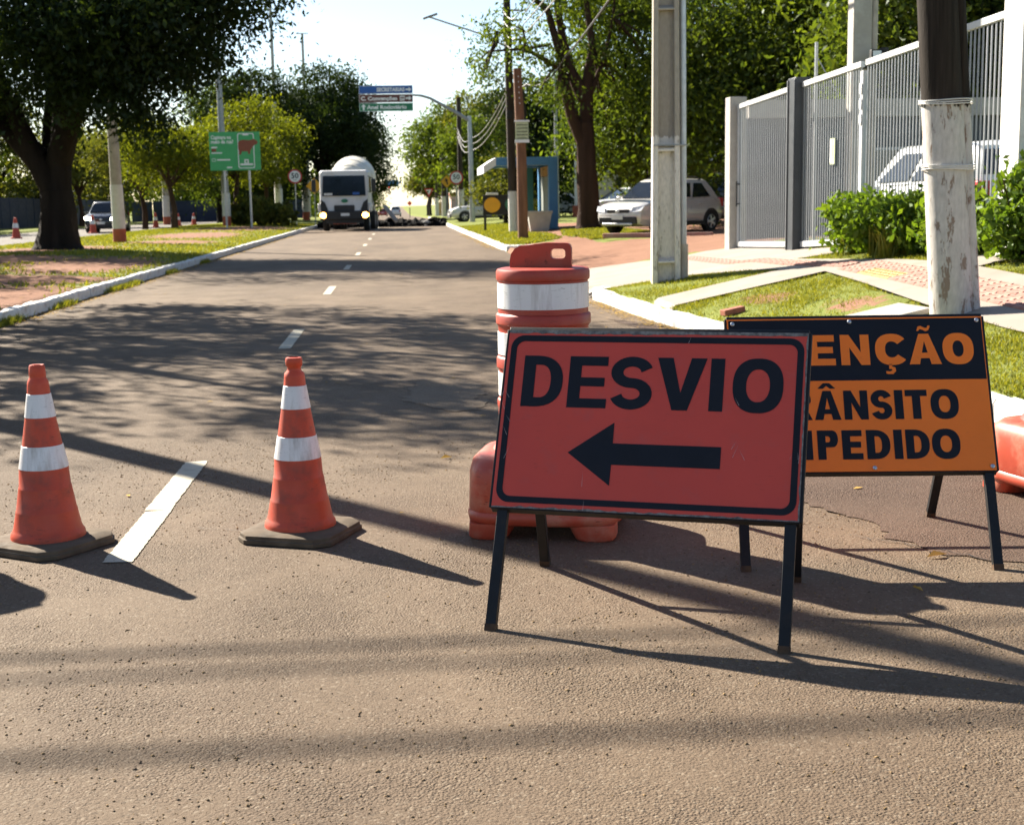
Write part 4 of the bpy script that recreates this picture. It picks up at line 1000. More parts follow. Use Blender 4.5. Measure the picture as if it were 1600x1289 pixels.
wp2 = empty('wooden_pole', g(4.75, 105, -.1), 0, 'distant dark pole with whitewashed foot behind the speed sign', 'pole')
MB().tube([(0, 0, 0), (-.03, 0, 9)], [.21, .16], 12).build('shaft', MT['wood_dark'], wp2, smooth=True); MB().tube([(0, 0, 0), (0, 0, 2.2)], [.235, .225], 12).build('whitewash', MT['white_paint'], wp2, smooth=True)
for i, (px, py, Y, h, hw, lab) in enumerate(((694, 340, 125, 7.5, 2.0, 'far pole with pale foot beside the yellow warning sign'), (683, 337, 150, 8, 2.1, 'farthest right-hand pole with pale foot near the pink house'))):
    q = at(px, py, Y); r_ = empty('wooden_pole', (q.x, q.y, float(gz(q.x, Y)) - .2), 0, lab, 'pole')
    MB().tube([(0, 0, 0), (0, 0, h)], [.19, .15], 10).build('shaft', MT['wood_dark'], r_, smooth=True); MB().tube([(0, 0, 0), (0, 0, hw)], [.215, .21], 10).build('whitewash', MT['white_paint'], r_, smooth=True)
r_ = empty('lamp_post', g(8.6, 75, 0), 0, 'thin grey lamp mast behind the bus shelter', 'lamp post')
MB().tube([(0, 0, 0), (-.02, 0, 5), (-.06, 0, 8)], [.13, .10, .05], 10).build('shaft', MT['galv_d'], r_, smooth=True); MB().box((-.05, 0, 5.7), (.5, .06, .05)).build('cross_arm', MT['galv_d'], r_)

# ------------------------------------------------------------------ sagging cables
def cable(pts, rad, mat, name, label, sag=.5, n=18):
    P = []
    for i in range(len(pts) - 1):
        a, b = Vector(pts[i]), Vector(pts[i + 1])
        for k in range(n + (1 if i == len(pts) - 2 else 0)):
            t = k / n; p = a.lerp(b, t); p.z -= sag * 4 * t * (1 - t); P.append(p)
    return tag(MB().tube(P, rad, 6).build(name, mat, None, smooth=True), label, 'cable', 'overhead cables along the right side')
top = Vector((4.63, 11.25, .37))
for i, h in enumerate((7.1, 7.45, 7.8, 8.15)):
    q0 = base + Vector((-.25 + .0 * i, -.02, h)); q1 = top + lean * (7.0 + .35 * i) + Vector((.2, .1, 0))
    cable([q0, q0 + Vector((.55, -2.2, -.05)), q1], .020, MT['wire_p'], 'overhead_cable', ['lowest pale cable', 'second lowest pale cable', 'third lowest pale cable', 'topmost pale cable'][i] + ' running from the utility pole to the wooden pole', .42)
cable([base + Vector((.6, -.05, 5.5)), Vector((5.6, 46, 6.0)), top + lean * 6.4], .03, MT['wire'], 'overhead_cable', 'black cable rising from the brown pole through the branches', .35)
for i in range(3):
    q0 = base + Vector((0, .1, 5.2 + .25 * i)); q1 = Vector((4.35, 83, 4.4 + .35 * i)); q2 = Vector((4.6, 105, 6.2 + .3 * i))
    cable([q0, q1, q2], .016, MT['wire_p'], 'overhead_cable', ['lower', 'middle', 'upper'][i] + ' grey cable sagging behind the bus shelter towards the sign mast', .55)
# pole outside the picture on the left; its shadow and those of its crossing cables fall on the asphalt
lp = empty('utility_pole', g(-5.62, 12.75, -.1), 0, 'concrete pole outside the left edge, only its long shadow shows', 'pole')
MB().tube([(0, 0, 0), (0, 0, 9.6)], [.15, .105], 16).build('shaft', MT['pole_conc'], lp, smooth=True)
for i, z in enumerate((7.22, 7.40, 7.95)):
    a, b = Vector((-19.0, 12.75, z + .55)), top + lean * (z - .30) + Vector((0, .75, 0))
    P = [a.lerp(b, k / 16) - Vector((0, 0, .30 * 4 * (k / 16) * (1 - k / 16))) for k in range(17)]
    tag(MB().tube(P, (.021, .017, .026)[i], 6).build('crossing_cable', MT['wire'], None, smooth=True), ['first', 'second', 'third'][i] + ' cable above the picture that throws a soft shadow across the foreground', 'cable', 'cables crossing the road above the picture')

# ------------------------------------------------------------------ bus shelter, planter and display board
sh = empty('bus_shelter', g(5.85, 52.2, 0), 0, 'blue cantilevered bus shelter beside the utility pole', 'bus shelter')
D_ = 4.2
zt = 2.70
MB().box2((-.17, 0, 0), (.17, .38, zt)).build('front_post', MT['shelter'], sh, bevel=.015)
MB().box2((-2.15, 0, zt - .30), (-.171, .42, zt - .005)).build('roof_beam', MT['shelter'], sh, bevel=.01)
MB().box2((-.17, D_ - .4, 0), (.17, D_, zt)).build('rear_post', MT['shelter'], sh, bevel=.015)
MB().box2((-2.15, D_ - .42, zt - .30), (-.171, D_, zt - .005)).build('roof_beam', MT['shelter'], sh, bevel=.01)
MB().box2((-2.10, .425, zt - .24), (.12, D_ - .425, zt - .10)).build('roof', MT['shelter'], sh)
MB().loft([[(-2.152, 0, zt), (-2.152, D_, zt), (-2.152, D_, zt - .30), (-2.152, 0, zt - .30)], [(-2.62, .0, zt - .30), (-2.62, D_, zt - .30), (-2.62, D_, zt - .58), (-2.62, 0, zt - .58)]]).build('fascia', MT['swhite'], sh)
MB().box2((-.08, .40, .45), (.06, D_ - .42, 2.0)).build('back_panel', MT['shelter_in'], sh); MB().box2((-.10, .40, 2.02), (.08, D_ - .42, 2.38)).build('back_panel', MT['shelter_y'], sh)
MB().box2((-.90, D_ - .95, .1), (-.45, D_ - .75, 2.38)).build('side_panel', MT['shelter_t'], sh); MB().box2((-1.0, D_ - .96, .1), (-.92, D_ - .75, 2.38)).build('side_post', MT['swhite'], sh)
MB().box2((-.62, .9, .40), (-.15, D_ - 1.1, .48)).build('bench', MT['planter'], sh); MB().box2((-.5, 1.0, 0), (-.3, 1.2, .40)).build('bench_leg', MT['planter'], sh); MB().box2((-.5, 2.7, 0), (-.3, 2.9, .40)).build('bench_leg', MT['planter'], sh)
pt = empty('planter', g(5.15, 50.9, 0), 0, 'square tapering concrete planter in front of the bus shelter', 'planter')
MB().loft([[(-a, -a, z), (a, -a, z), (a, a, z), (-a, a, z)] for a, z in ((.33, 0), (.44, .66), (.47, .66), (.47, .74), (.40, .74), (.38, .68))]).build('pot', MT['planter'], pt, bevel=.01)
db = empty('display_board', g(4.22, 56.2, 0), R(-4), 'black board with one yellow and one green disc on two legs', 'board')
MB().box((0, 0, 1.02), (1.60, .10, .80)).build('panel', MT['black_flat'], db, bevel=.01)
for x in (-.72, .30): MB().box((x, .0, .30), (.10, .09, .66)).build('leg', MT['black_flat'], db)
for x, m_ in ((-.46, 'syellow'), (.46, 'dgreen')):
    o = MB().lathe([(.33, 0), (.33, .03), (.315, .045), (.1, .05)], 36).build('disc', MT[m_], db, smooth=True, angle=40); o.location = (x * .92, -.052, 1.02); o.rotation_euler = (R(90), 0, 0); o.scale = (1, .92, 1)
MB().box((-.42, 0, 1.46), (.5, .14, .09)).build('lamp_housing', MT['swhite'], db, bevel=.02)

# ------------------------------------------------------------------ road signs
def round_sign(loc, label, h, r, rz_=0, pole_w=.035):
    r_ = empty('speed_sign', loc, rz_, label, 'road sign', 'speed limit signs')
    MB().tube([(0, .03, 0), (0, .03, h + r * .5)], pole_w, 10).build('post', MT['galv'], r_, smooth=True)
    d = MB().lathe([(r, 0), (r, .012), (r * .99, .015)], 40).build('disc', MT['sred'], r_); d.rotation_euler = (R(90), 0, 0); d.location = (0, 0, h)
    d2_ = MB().lathe([(r * .80, .0155), (r * .80, .018)], 40).build('face', MT['swhite'], d)
    link('lettering', text_mesh('50', r * 1.02, 'CENTER', r * .018, .001, width=r * 1.02), MT['black_flat'], d, (0, r * .06, .0195))
    MB().box((0, -r * .48, .0195), (r * .5, r * .05, .002)).build('bar_mark', MT['black_flat'], d)
    return r_
round_sign(g(-6.04, 83.3, 0), 'round 50 speed limit sign on the median left of the truck', 2.85, .42)
q = at(713, 278, 95.); round_sign((q.x, 95, float(gz(q.x, 95))), 'round 50 speed limit sign right of the road beside the yellow diamond', q.z - float(gz(q.x, 95)), .46)
def diamond_sign(px, py, Y, label, s):
    q = at(px, py, Y); z0 = float(gz(q.x, Y)); r_ = empty('warning_sign', (q.x, Y, z0), 0, label, 'road sign', 'yellow diamond warning signs')
    h = q.z - z0
    MB().tube([(0, .04, 0), (0, .04, h)], .035, 10).build('post', MT['galv_d'], r_, smooth=True)
    d = MB().box((0, 0, 0), (s, .015, s)).build('panel', MT['syellow'], r_, loc=(0, 0, h), rot=(0, R(45), 0))
    link('symbol', shape_mesh('symbol', [[(-.05, -.22), (.05, -.22), (.05, .05), (.16, .05), (0, .24), (-.16, .05), (-.05, .05)]], .002), MT['black_flat'], r_, (0, -.012, h), (R(90), R(-18), 0))
    return r_
diamond_sign(698, 284, 104, 'yellow diamond warning sign with black arrow right of the road', .66)
diamond_sign(491, 291, 86, 'yellow diamond warning sign half hidden behind the truck cab', .70)
q = at(670, 300, 150); r_ = empty('yield_sign', (q.x, 150, float(gz(q.x, 150))), 0, 'small red and white triangular yield sign far up the right side', 'road sign')
h = q.z - float(gz(q.x, 150)); MB().tube([(0, .05, 0), (0, .05, h)], .06, 8).build('post', MT['wood_dark'], r_)
link('plate', shape_mesh('plate', [[(-.52, .35), (.52, .35), (0, -.6)]], .01), MT['sred'], r_, (0, 0, h), (R(90), 0, 0)); link('face', shape_mesh('face', [[(-.30, .22), (.30, .22), (0, -.34)]], .003), MT['swhite'], r_, (0, -.015, h), (R(90), 0, 0))
q = at(640, 318, 160); r_ = empty('works_sign', (q.x, 160, float(gz(q.x, 160))), 0, 'small orange red works sign in the distance beside the white car', 'road sign')
MB().box((0, 0, q.z - float(gz(q.x, 160))), (.42, .02, .42), Matrix.Rotation(R(45), 3, 'Y')).build('panel', emis('works_orange', (.85, .10, .04), .0), r_); MB().tube([(0, .05, 0), (0, .05, 1.6)], .05, 8).build('post', MT['wood_dark'], r_)

# direction sign over the road on a curved arm
dm = empty('direction_sign', g(4.25, 80, 0), 0, 'blue brown and green direction sign hanging over the road from a curved arm', 'road sign')
base = Vector(dm.location)
MB().tube([(0, 0, 0), (-.02, 0, 4), (-.05, 0, 6.0)], [.16, .14, .12], 14).build('mast', MT['galv'], dm, smooth=True)
P = [at(735, 190, 80), at(716, 178, 80), at(692, 165, 80), at(672, 154, 80), at(658, 150, 80), at(646, 149, 80), at(600, 152, 80)]
MB().tube([p - base for p in P], [.11, .10, .09, .075, .07, .06, .05], 10).build('arm', MT['galv_d'], dm, smooth=True)
x0, x1 = at(561, 150, 80).x - base.x, at(645, 150, 80).x - base.x; zt, zb = at(602, 134, 80).z - base.z, at(602, 175, 80).z - base.z
hh = (zt - zb) / 3; w = x1 - x0; xm = (x0 + x1) / 2
def dpanel(k, mat):
    p = MB().box((0, 0, 0), (w, .04, hh - .03)).build('panel', mat, dm, loc=(xm, -.12, zt - hh * (k + .5)))
    link('panel_border', shape_mesh('panel_border', [rrect(-w / 2 + .01, -hh / 2 + .025, w / 2 - .01, hh / 2 - .025, .04, 3), rrect(-w / 2 + .025, -hh / 2 + .04, w / 2 - .025, hh / 2 - .04, .03, 3)], .002), MT['swhite'], p, (0, -.023, 0), (R(90), 0, 0)); return p
def dtext(p, s_, x, width, size=.30, al='LEFT'): link('lettering', text_mesh(s_, size, al, .011, .002, width), MT['swhite'], p, (x, -.024, -.01), (R(90), 0, 0))
arrow = [(-.16, -.045), (.02, -.045), (.02, -.14), (.18, 0), (.02, .14), (.02, .045), (-.16, .045)]
p = dpanel(0, MT['sblue']); dtext(p, 'SECRETARIAS', -.52, 1.58, .29); link('arrow', shape_mesh('arrow', [arrow], .002), MT['swhite'], p, (w / 2 - .25, -.024, 0), (R(90), 0, 0))
p = dpanel(1, MT['sbrown']); dtext(p, 'C. Convenções', -w / 2 + .10, 2.05, .29); link('arrow', shape_mesh('arrow', [arrow], .002), MT['swhite'], p, (w / 2 - .25, -.024, 0), (R(90), 0, 0))
ic = MB().box((0, 0, 0), (.27, .006, .27)).build('pictogram', MT['swhite'], p, loc=(w / 2 - .60, -.024, 0)); MB().box((0, -.004, .03), (.20, .004, .09)).box((0, -.004, -.07), (.20, .004, .03)).build('pictogram_mark', MT['sbrown'], ic)
p = dpanel(2, MT['sgreen2']); dtext(p, 'Anel Rodoviário', -w / 2 + .42, 2.25, .29); link('arrow', shape_mesh('arrow', [[(y, x) for x, y in reversed(arrow)]], .002), MT['swhite'], p, (-w / 2 + .24, -.024, 0), (R(90), 0, 0))

# far gantry with traffic lights
fg = at(612, 286, 210); r_ = empty('traffic_light_gantry', (-4.6, 210, float(rz(210))), 0, 'distant overhead sign with traffic lights above the end of the road', 'gantry')
zz = fg.z - float(rz(210)); b = Vector((-4.6, 210, float(rz(210))))
MB().tube([(0, 0, 0), (0, 0, zz - 1.2), (1.2, 0, zz - .8), (5.2, 0, zz)], .12, 8).build('mast', MT['galv'], r_, smooth=True)
MB().box((fg.x + 4.6, -.1, zz), (2.1, .06, .75)).build('panel', MT['shelter'], r_); MB().box((fg.x + 4.6, -.1, zz - .5), (2.1, .05, .2)).build('panel', MT['sgreen2'], r_)
for dx in (-1.0, -.42):
    hd = MB().box((fg.x + 4.6 + dx, -.12, zz - .85), (.24, .2, .8)).build('signal_head', MT['black_flat'], r_)
    o = MB().lathe([(.12, 0), (.12, .03)], 14).build('red_lens', emis('signal_red', (.9, .05, .03), 1.5), hd); o.location = (fg.x + 4.6 + dx, -.23, zz - .6); o.rotation_euler = (R(90), 0, 0)

# ------------------------------------------------------------------ left side: painted pole, campaign board, masts, wall
pp = empty('painted_pole', g(-9.3, 47.2, -.05), 0, 'grey pole painted white with a red foot beside the dark tree', 'pole')
MB().tube([(0, 0, 0), (-.06, 0, 9)], [.205, .13], 20).build('shaft', MT['pole_conc_d'], pp, smooth=True)
MB().tube([(0, 0, .5), (-.013, 0, 1.95)], [.214, .205], 20).build('white_band', MT['white_paint'], pp, smooth=True); MB().tube([(0, 0, 0), (-.003, 0, .5)], [.218, .216], 20).build('red_foot', MT['red_paint'], pp, smooth=True)
q = at(355, 352, 80); p2 = empty('painted_pole', g(q.x, 80, -.05), 0, 'grey pole with pale band and red foot behind the green board', 'pole')
MB().tube([(0, 0, 0), (-.10, 0, 10)], [.22, .14], 14).build('shaft', MT['galv_d'], p2, smooth=True); MB().tube([(0, 0, .6), (0, 0, 1.9)], [.24, .235], 14).build('white_band', MT['white_paint'], p2, smooth=True); MB().tube([(0, 0, 0), (0, 0, .6)], [.243, .241], 14).build('red_foot', MT['red_paint'], p2, smooth=True)
for px, py, Y, lab in ((437, 345, 95, 'tree-side pole painted white with red foot left of the 50 sign'), (479, 341, 110, 'pole with white and red foot between the 50 sign and the truck'), (261, 345, 110, 'white-footed pole among the yellow green trees')):
    q = at(px, py, Y); r_ = empty('painted_pole', (q.x, Y, float(gz(q.x, Y)) - .05), 0, lab, 'pole')
    MB().tube([(0, 0, 0), (-.05, 0, 8)], [.26, .16], 12).build('shaft', MT['pole_conc_d'], r_, smooth=True); MB().tube([(0, 0, .7), (0, 0, 2.3)], [.28, .27], 12).build('white_band', MT['white_paint'], r_, smooth=True); MB().tube([(0, 0, 0), (0, 0, .7)], [.284, .282], 12).build('red_foot', MT['red_paint'], r_, smooth=True)
def board_point(px, py): return at(px, py, 73.0)
gb = empty('campaign_board', g(-8.35, 73, 0), R(0), 'green roadside board with a brown capybara on a phone outline', 'sign')
tl, br_ = board_point(326, 207), board_point(408, 266); base = Vector(gb.location); w = br_.x - tl.x; h = tl.z - br_.z
for px in (352, 391):
    q = board_point(px, 300); MB().tube([(q.x - base.x, .05, 0), (q.x - base.x, .05, tl.z - base.z - .1)], .055, 12).build('post', MT['galv'], gb, smooth=True)
pn = MB().box((0, 0, 0), (w, .04, h)).build('panel', MT['sgreen'], gb, loc=((tl.x + br_.x) / 2 - base.x, 0, (tl.z + br_.z) / 2 - base.z), bevel=.004)
def pr(nm, me, mat, x, z): return link(nm, me, mat, pn, (x, -.0225, z), (R(90), 0, 0))
pr('lettering', text_mesh('Capivara no', .26, 'LEFT', .008, .001, 1.02), MT['swhite'], -w / 2 + .10, h / 2 - .28); pr('lettering', text_mesh('meio da rua?', .26, 'LEFT', .008, .001, 1.12), MT['swhite'], -w / 2 + .10, h / 2 - .50)
MB().box((-w / 2 + .25, -.022, h / 2 - .78), (.30, .003, .07)).build('print_line', MT['swhite'], pn); MB().box((-w / 2 + .36, -.022, h / 2 - 1.06), (.54, .003, .06)).build('print_line', MT['swhite'], pn)
MB().box((-w / 2 + .22, -.022, h / 2 - .92), (.24, .004, .15)).build('red_tab', MT['capy'], pn)
pr('ring_mark', shape_mesh('ring_mark', [[(x, y) for x, y, _ in sellipse(.10, .08, 3, 20)], [(x, y) for x, y, _ in sellipse(.08, .06, 3, 20)]], .001), MT['swhite'], -w / 2 + .20, h / 2 - 1.42)
MB().box((-w / 2 + .70, -.022, h / 2 - 1.41), (.66, .003, .07)).build('print_line', MT['swhite'], pn); MB().box((-w / 2 + .98, -.022, h / 2 - 1.80), (.26, .003, .07)).build('print_line', MT['swhite'], pn)
px_ = w / 2 - .72
pr('phone_outline', shape_mesh('phone_outline', [rrect(-.42, -.88, .42, .90, .10, 4), rrect(-.38, -.84, .38, .86, .08, 4)], .001), MT['swhite'], px_, .0); pr('phone_notch', shape_mesh('phone_notch', [rrect(-.15, .79, .15, .865, .02, 2)], .001), MT['swhite'], px_, 0)
capy = [(-.40, .34), (-.40, .06), (-.36, -.10), (-.38, -.26), (-.26, -.26), (-.22, -.10), (.08, -.10), (.10, -.24), (.20, -.24), (.22, -.06), (.32, .08), (.40, .20), (.52, .24), (.60, .30), (.60, .40), (.52, .47), (.44, .50), (.38, .54), (.33, .49), (.16, .46), (-.10, .49), (-.30, .46)]
pr('capybara_print', shape_mesh('capybara_print', [capy], .002), MT['capy'], px_, .08)
for x, z, sx, sz in ((0, -.52, .22, .20), (0, -.68, .64, .09)): MB().box((px_ + x, -.022, z), (sx, .003, sz)).build('print_block', MT['swhite'], pn)
MB().box((px_, -.025, -.53), (.10, .003, .10)).build('print_block', MT['sgreen'], pn)
for px, py0, Y, lab, head in ((423, 30, 150, 'tall thin mast rising above the dark trees on the left', False), (472, 53, 160, 'tall thin lamp mast with a short cross head above the trees', True)):
    q = at(px, py0, Y); z0 = float(gz(q.x, Y)); r_ = empty('lamp_mast', (q.x, Y, z0), 0, lab, 'lamp mast')
    MB().tube([(0, 0, 0), (0, 0, q.z - z0 + (0 if head else 6))], [.22, .14], 8).build('shaft', MT['galv_d'], r_, smooth=True)
    if head: MB().box((0, 0, q.z - z0), (1.3, .12, .10)).build('head', MT['galv'], r_)
bw = empty('panel_wall', (-25.0, 40, float(gz(-25, 40))), 0, 'long dark blue panel wall along the far carriageway', 'wall')
for i in range(46):
    MB().box((random.gauss(0, .012), 1 + 2 * i, .98 + float(rz(41 + 2 * i))), (.06, 1.93, 1.95)).build('panel', MT['blue_wall'], bw); MB().box((0, 2 * i, 1.0 + float(rz(41 + 2 * i))), (.10, .08, 2.02)).build('post', MT['blue_wall'], bw)
fwy = 133.0
fw = empty('panel_wall', (-25, fwy, -.1), 0, 'dark blue cross wall at the end of the far carriageway', 'wall')
for i in range(8): MB().box((1 + 2 * i, 0, 1.0), (1.93, .06, 2.0)).build('panel', MT['blue_wall'], fw)
ph = empty('pink_house', (6.4, 168, float(gz(6.4, 168)) - .2), 0, 'small pale pink house at the end of the road on the right', 'house')
MB().box2((0, 0, 0), (7, 6, 2.6)).build('wall', M('pink_plaster', (.52, .36, .33), .8, .1, 1), ph); MB().box2((-.2, -.2, 2.6), (7.2, 6.2, 2.85)).build('roof', MT['brick'], ph)
for x in (1.4, 4.2): MB().box((x, -.03, 1.4), (1.1, .06, 1.0)).build('window', MT['grey_wall'], ph)
MB().box2((-1.8, -.4, 0), (-.3, 1.2, 1.8)).build('annex', M('ochre_plaster', (.50, .32, .14), .8, .1, 1), ph)
fb = empty('white_building', (13.0, 92, float(gz(13, 92))), 0, 'pale building with a blue sign half hidden by the tree trunk', 'building')
MB().box2((0, 0, 0), (12, 6, 4.8)).build('wall', MT['pale_wall'], fb); MB().box2((-.2, -.2, 4.8), (12.2, 6.2, 5.1)).build('roof', MT['white_paint'], fb)
MB().box2((1.5, -.06, 0.1), (10, -.005, 2.4)).build('shopfront', MT['glass'], fb); MB().box2((2.6, -.2, 2.6), (9.4, -.02, 3.3)).build('awning', MT['shelter_y'], fb)
q = at(903, 258, 85); r_ = empty('shop_sign', (q.x, 85, float(gz(q.x, 85))), 0, 'small blue and green street sign on a pole left of the tree trunk', 'sign')
zq = q.z - float(gz(q.x, 85)); MB().box((0, 0, zq), (.95, .05, .48)).build('panel', MT['sblue'], r_); MB().box((0, 0, zq - .35), (.95, .05, .2)).build('panel', MT['sgreen2'], r_); MB().tube([(0, .06, 0), (0, .06, zq)], .05, 8).build('post', MT['galv'], r_)
q = at(902, 330, 80); r_ = empty('painted_pole', (q.x, 80, float(gz(q.x, 80)) - .1), 0, 'white pole with brick red foot beside the parked cars behind the tree trunk', 'pole')
MB().tube([(0, 0, 0), (0, 0, 7)], [.17, .12], 10).build('shaft', MT['white_paint'], r_, smooth=True); MB().tube([(0, 0, 0), (0, 0, .75)], [.28, .28], 10).build('red_foot', MT['red_paint'], r_, smooth=True)

# small cones along the far carriageway
cs0 = empty('traffic_cone', (-17.6, 65.6, .05), 0, 'distant cone on the far carriageway at the left picture edge', 'cone', 'distant cones on the far carriageway')
MB().lathe([(.26, 0), (.26, .05), (.19, .06), (.06, .95), (.045, .96)], 16).build('body', MT['cone_sm'], cs0, smooth=True); MB().lathe([(.137, .48), (.140, .48), (.108, .70), (.104, .70)], 16, caps=False).build('reflective_band', MT['reflect'], cs0, smooth=True)
for i, (x, y, lab) in enumerate(((-16.2, 75.3, 'distant cone between the dark trunk and the oncoming car'), (-15.4, 79.0, 'distant cone in front of the oncoming black car'), (-15.6, 91, 'distant cone right of the painted pole'), (-15.4, 99, 'far cone on the carriageway left of the white-footed pole'), (-15.2, 105, 'farthest cone behind the yellow green trees'))):
    c = copy_tree(cs0); c.location = (x, y, .05 + float(rz(y))); c['label'] = lab
    if i > 2:
        for ch in c.children: ch.scale = (1, 1, .9)
# ------------------------------------------------------------------ vehicles
def wheel(parent, x, y, r, w, rim='rim', spokes=5):
    t = MB().lathe([(r * .62, -w / 2), (r * .93, -w / 2), (r, -w * .36), (r, w * .36), (r * .93, w / 2), (r * .62, w / 2)], 28, caps=False)
    o = t.build('wheel', MT['tyre'], parent, smooth=True, angle=40); o.location = (x, y, r); o.rotation_euler = (R(90), 0, 0)
    s_ = -1 if y > 0 else 1
    z0 = s_ * w * .38
    m = MB().lathe([(r * .64, z0 - .01), (r * .64, z0 + .01)], 24)
    m.build('rim_back', MT['trim'], o)
    rm = MB().lathe([(r * .64, z0 - .03), (r * .66, z0 + s_ * .02), (r * .58, z0 + s_ * .03), (r * .56, z0)], 24, caps=False)
    for k in range(spokes):
        a = 2 * math.pi * k / spokes; rm.beam((math.cos(a) * r * .08, math.sin(a) * r * .08, z0 + s_ * .02), (math.cos(a) * r * .60, math.sin(a) * r * .60, z0 + s_ * .015), r * .20, .03, (-math.sin(a), math.cos(a), 0))
    rm.lathe([(r * .16, z0), (r * .16, z0 + s_ * .035)], 12).build('rim', MT[rim], o)
    return o

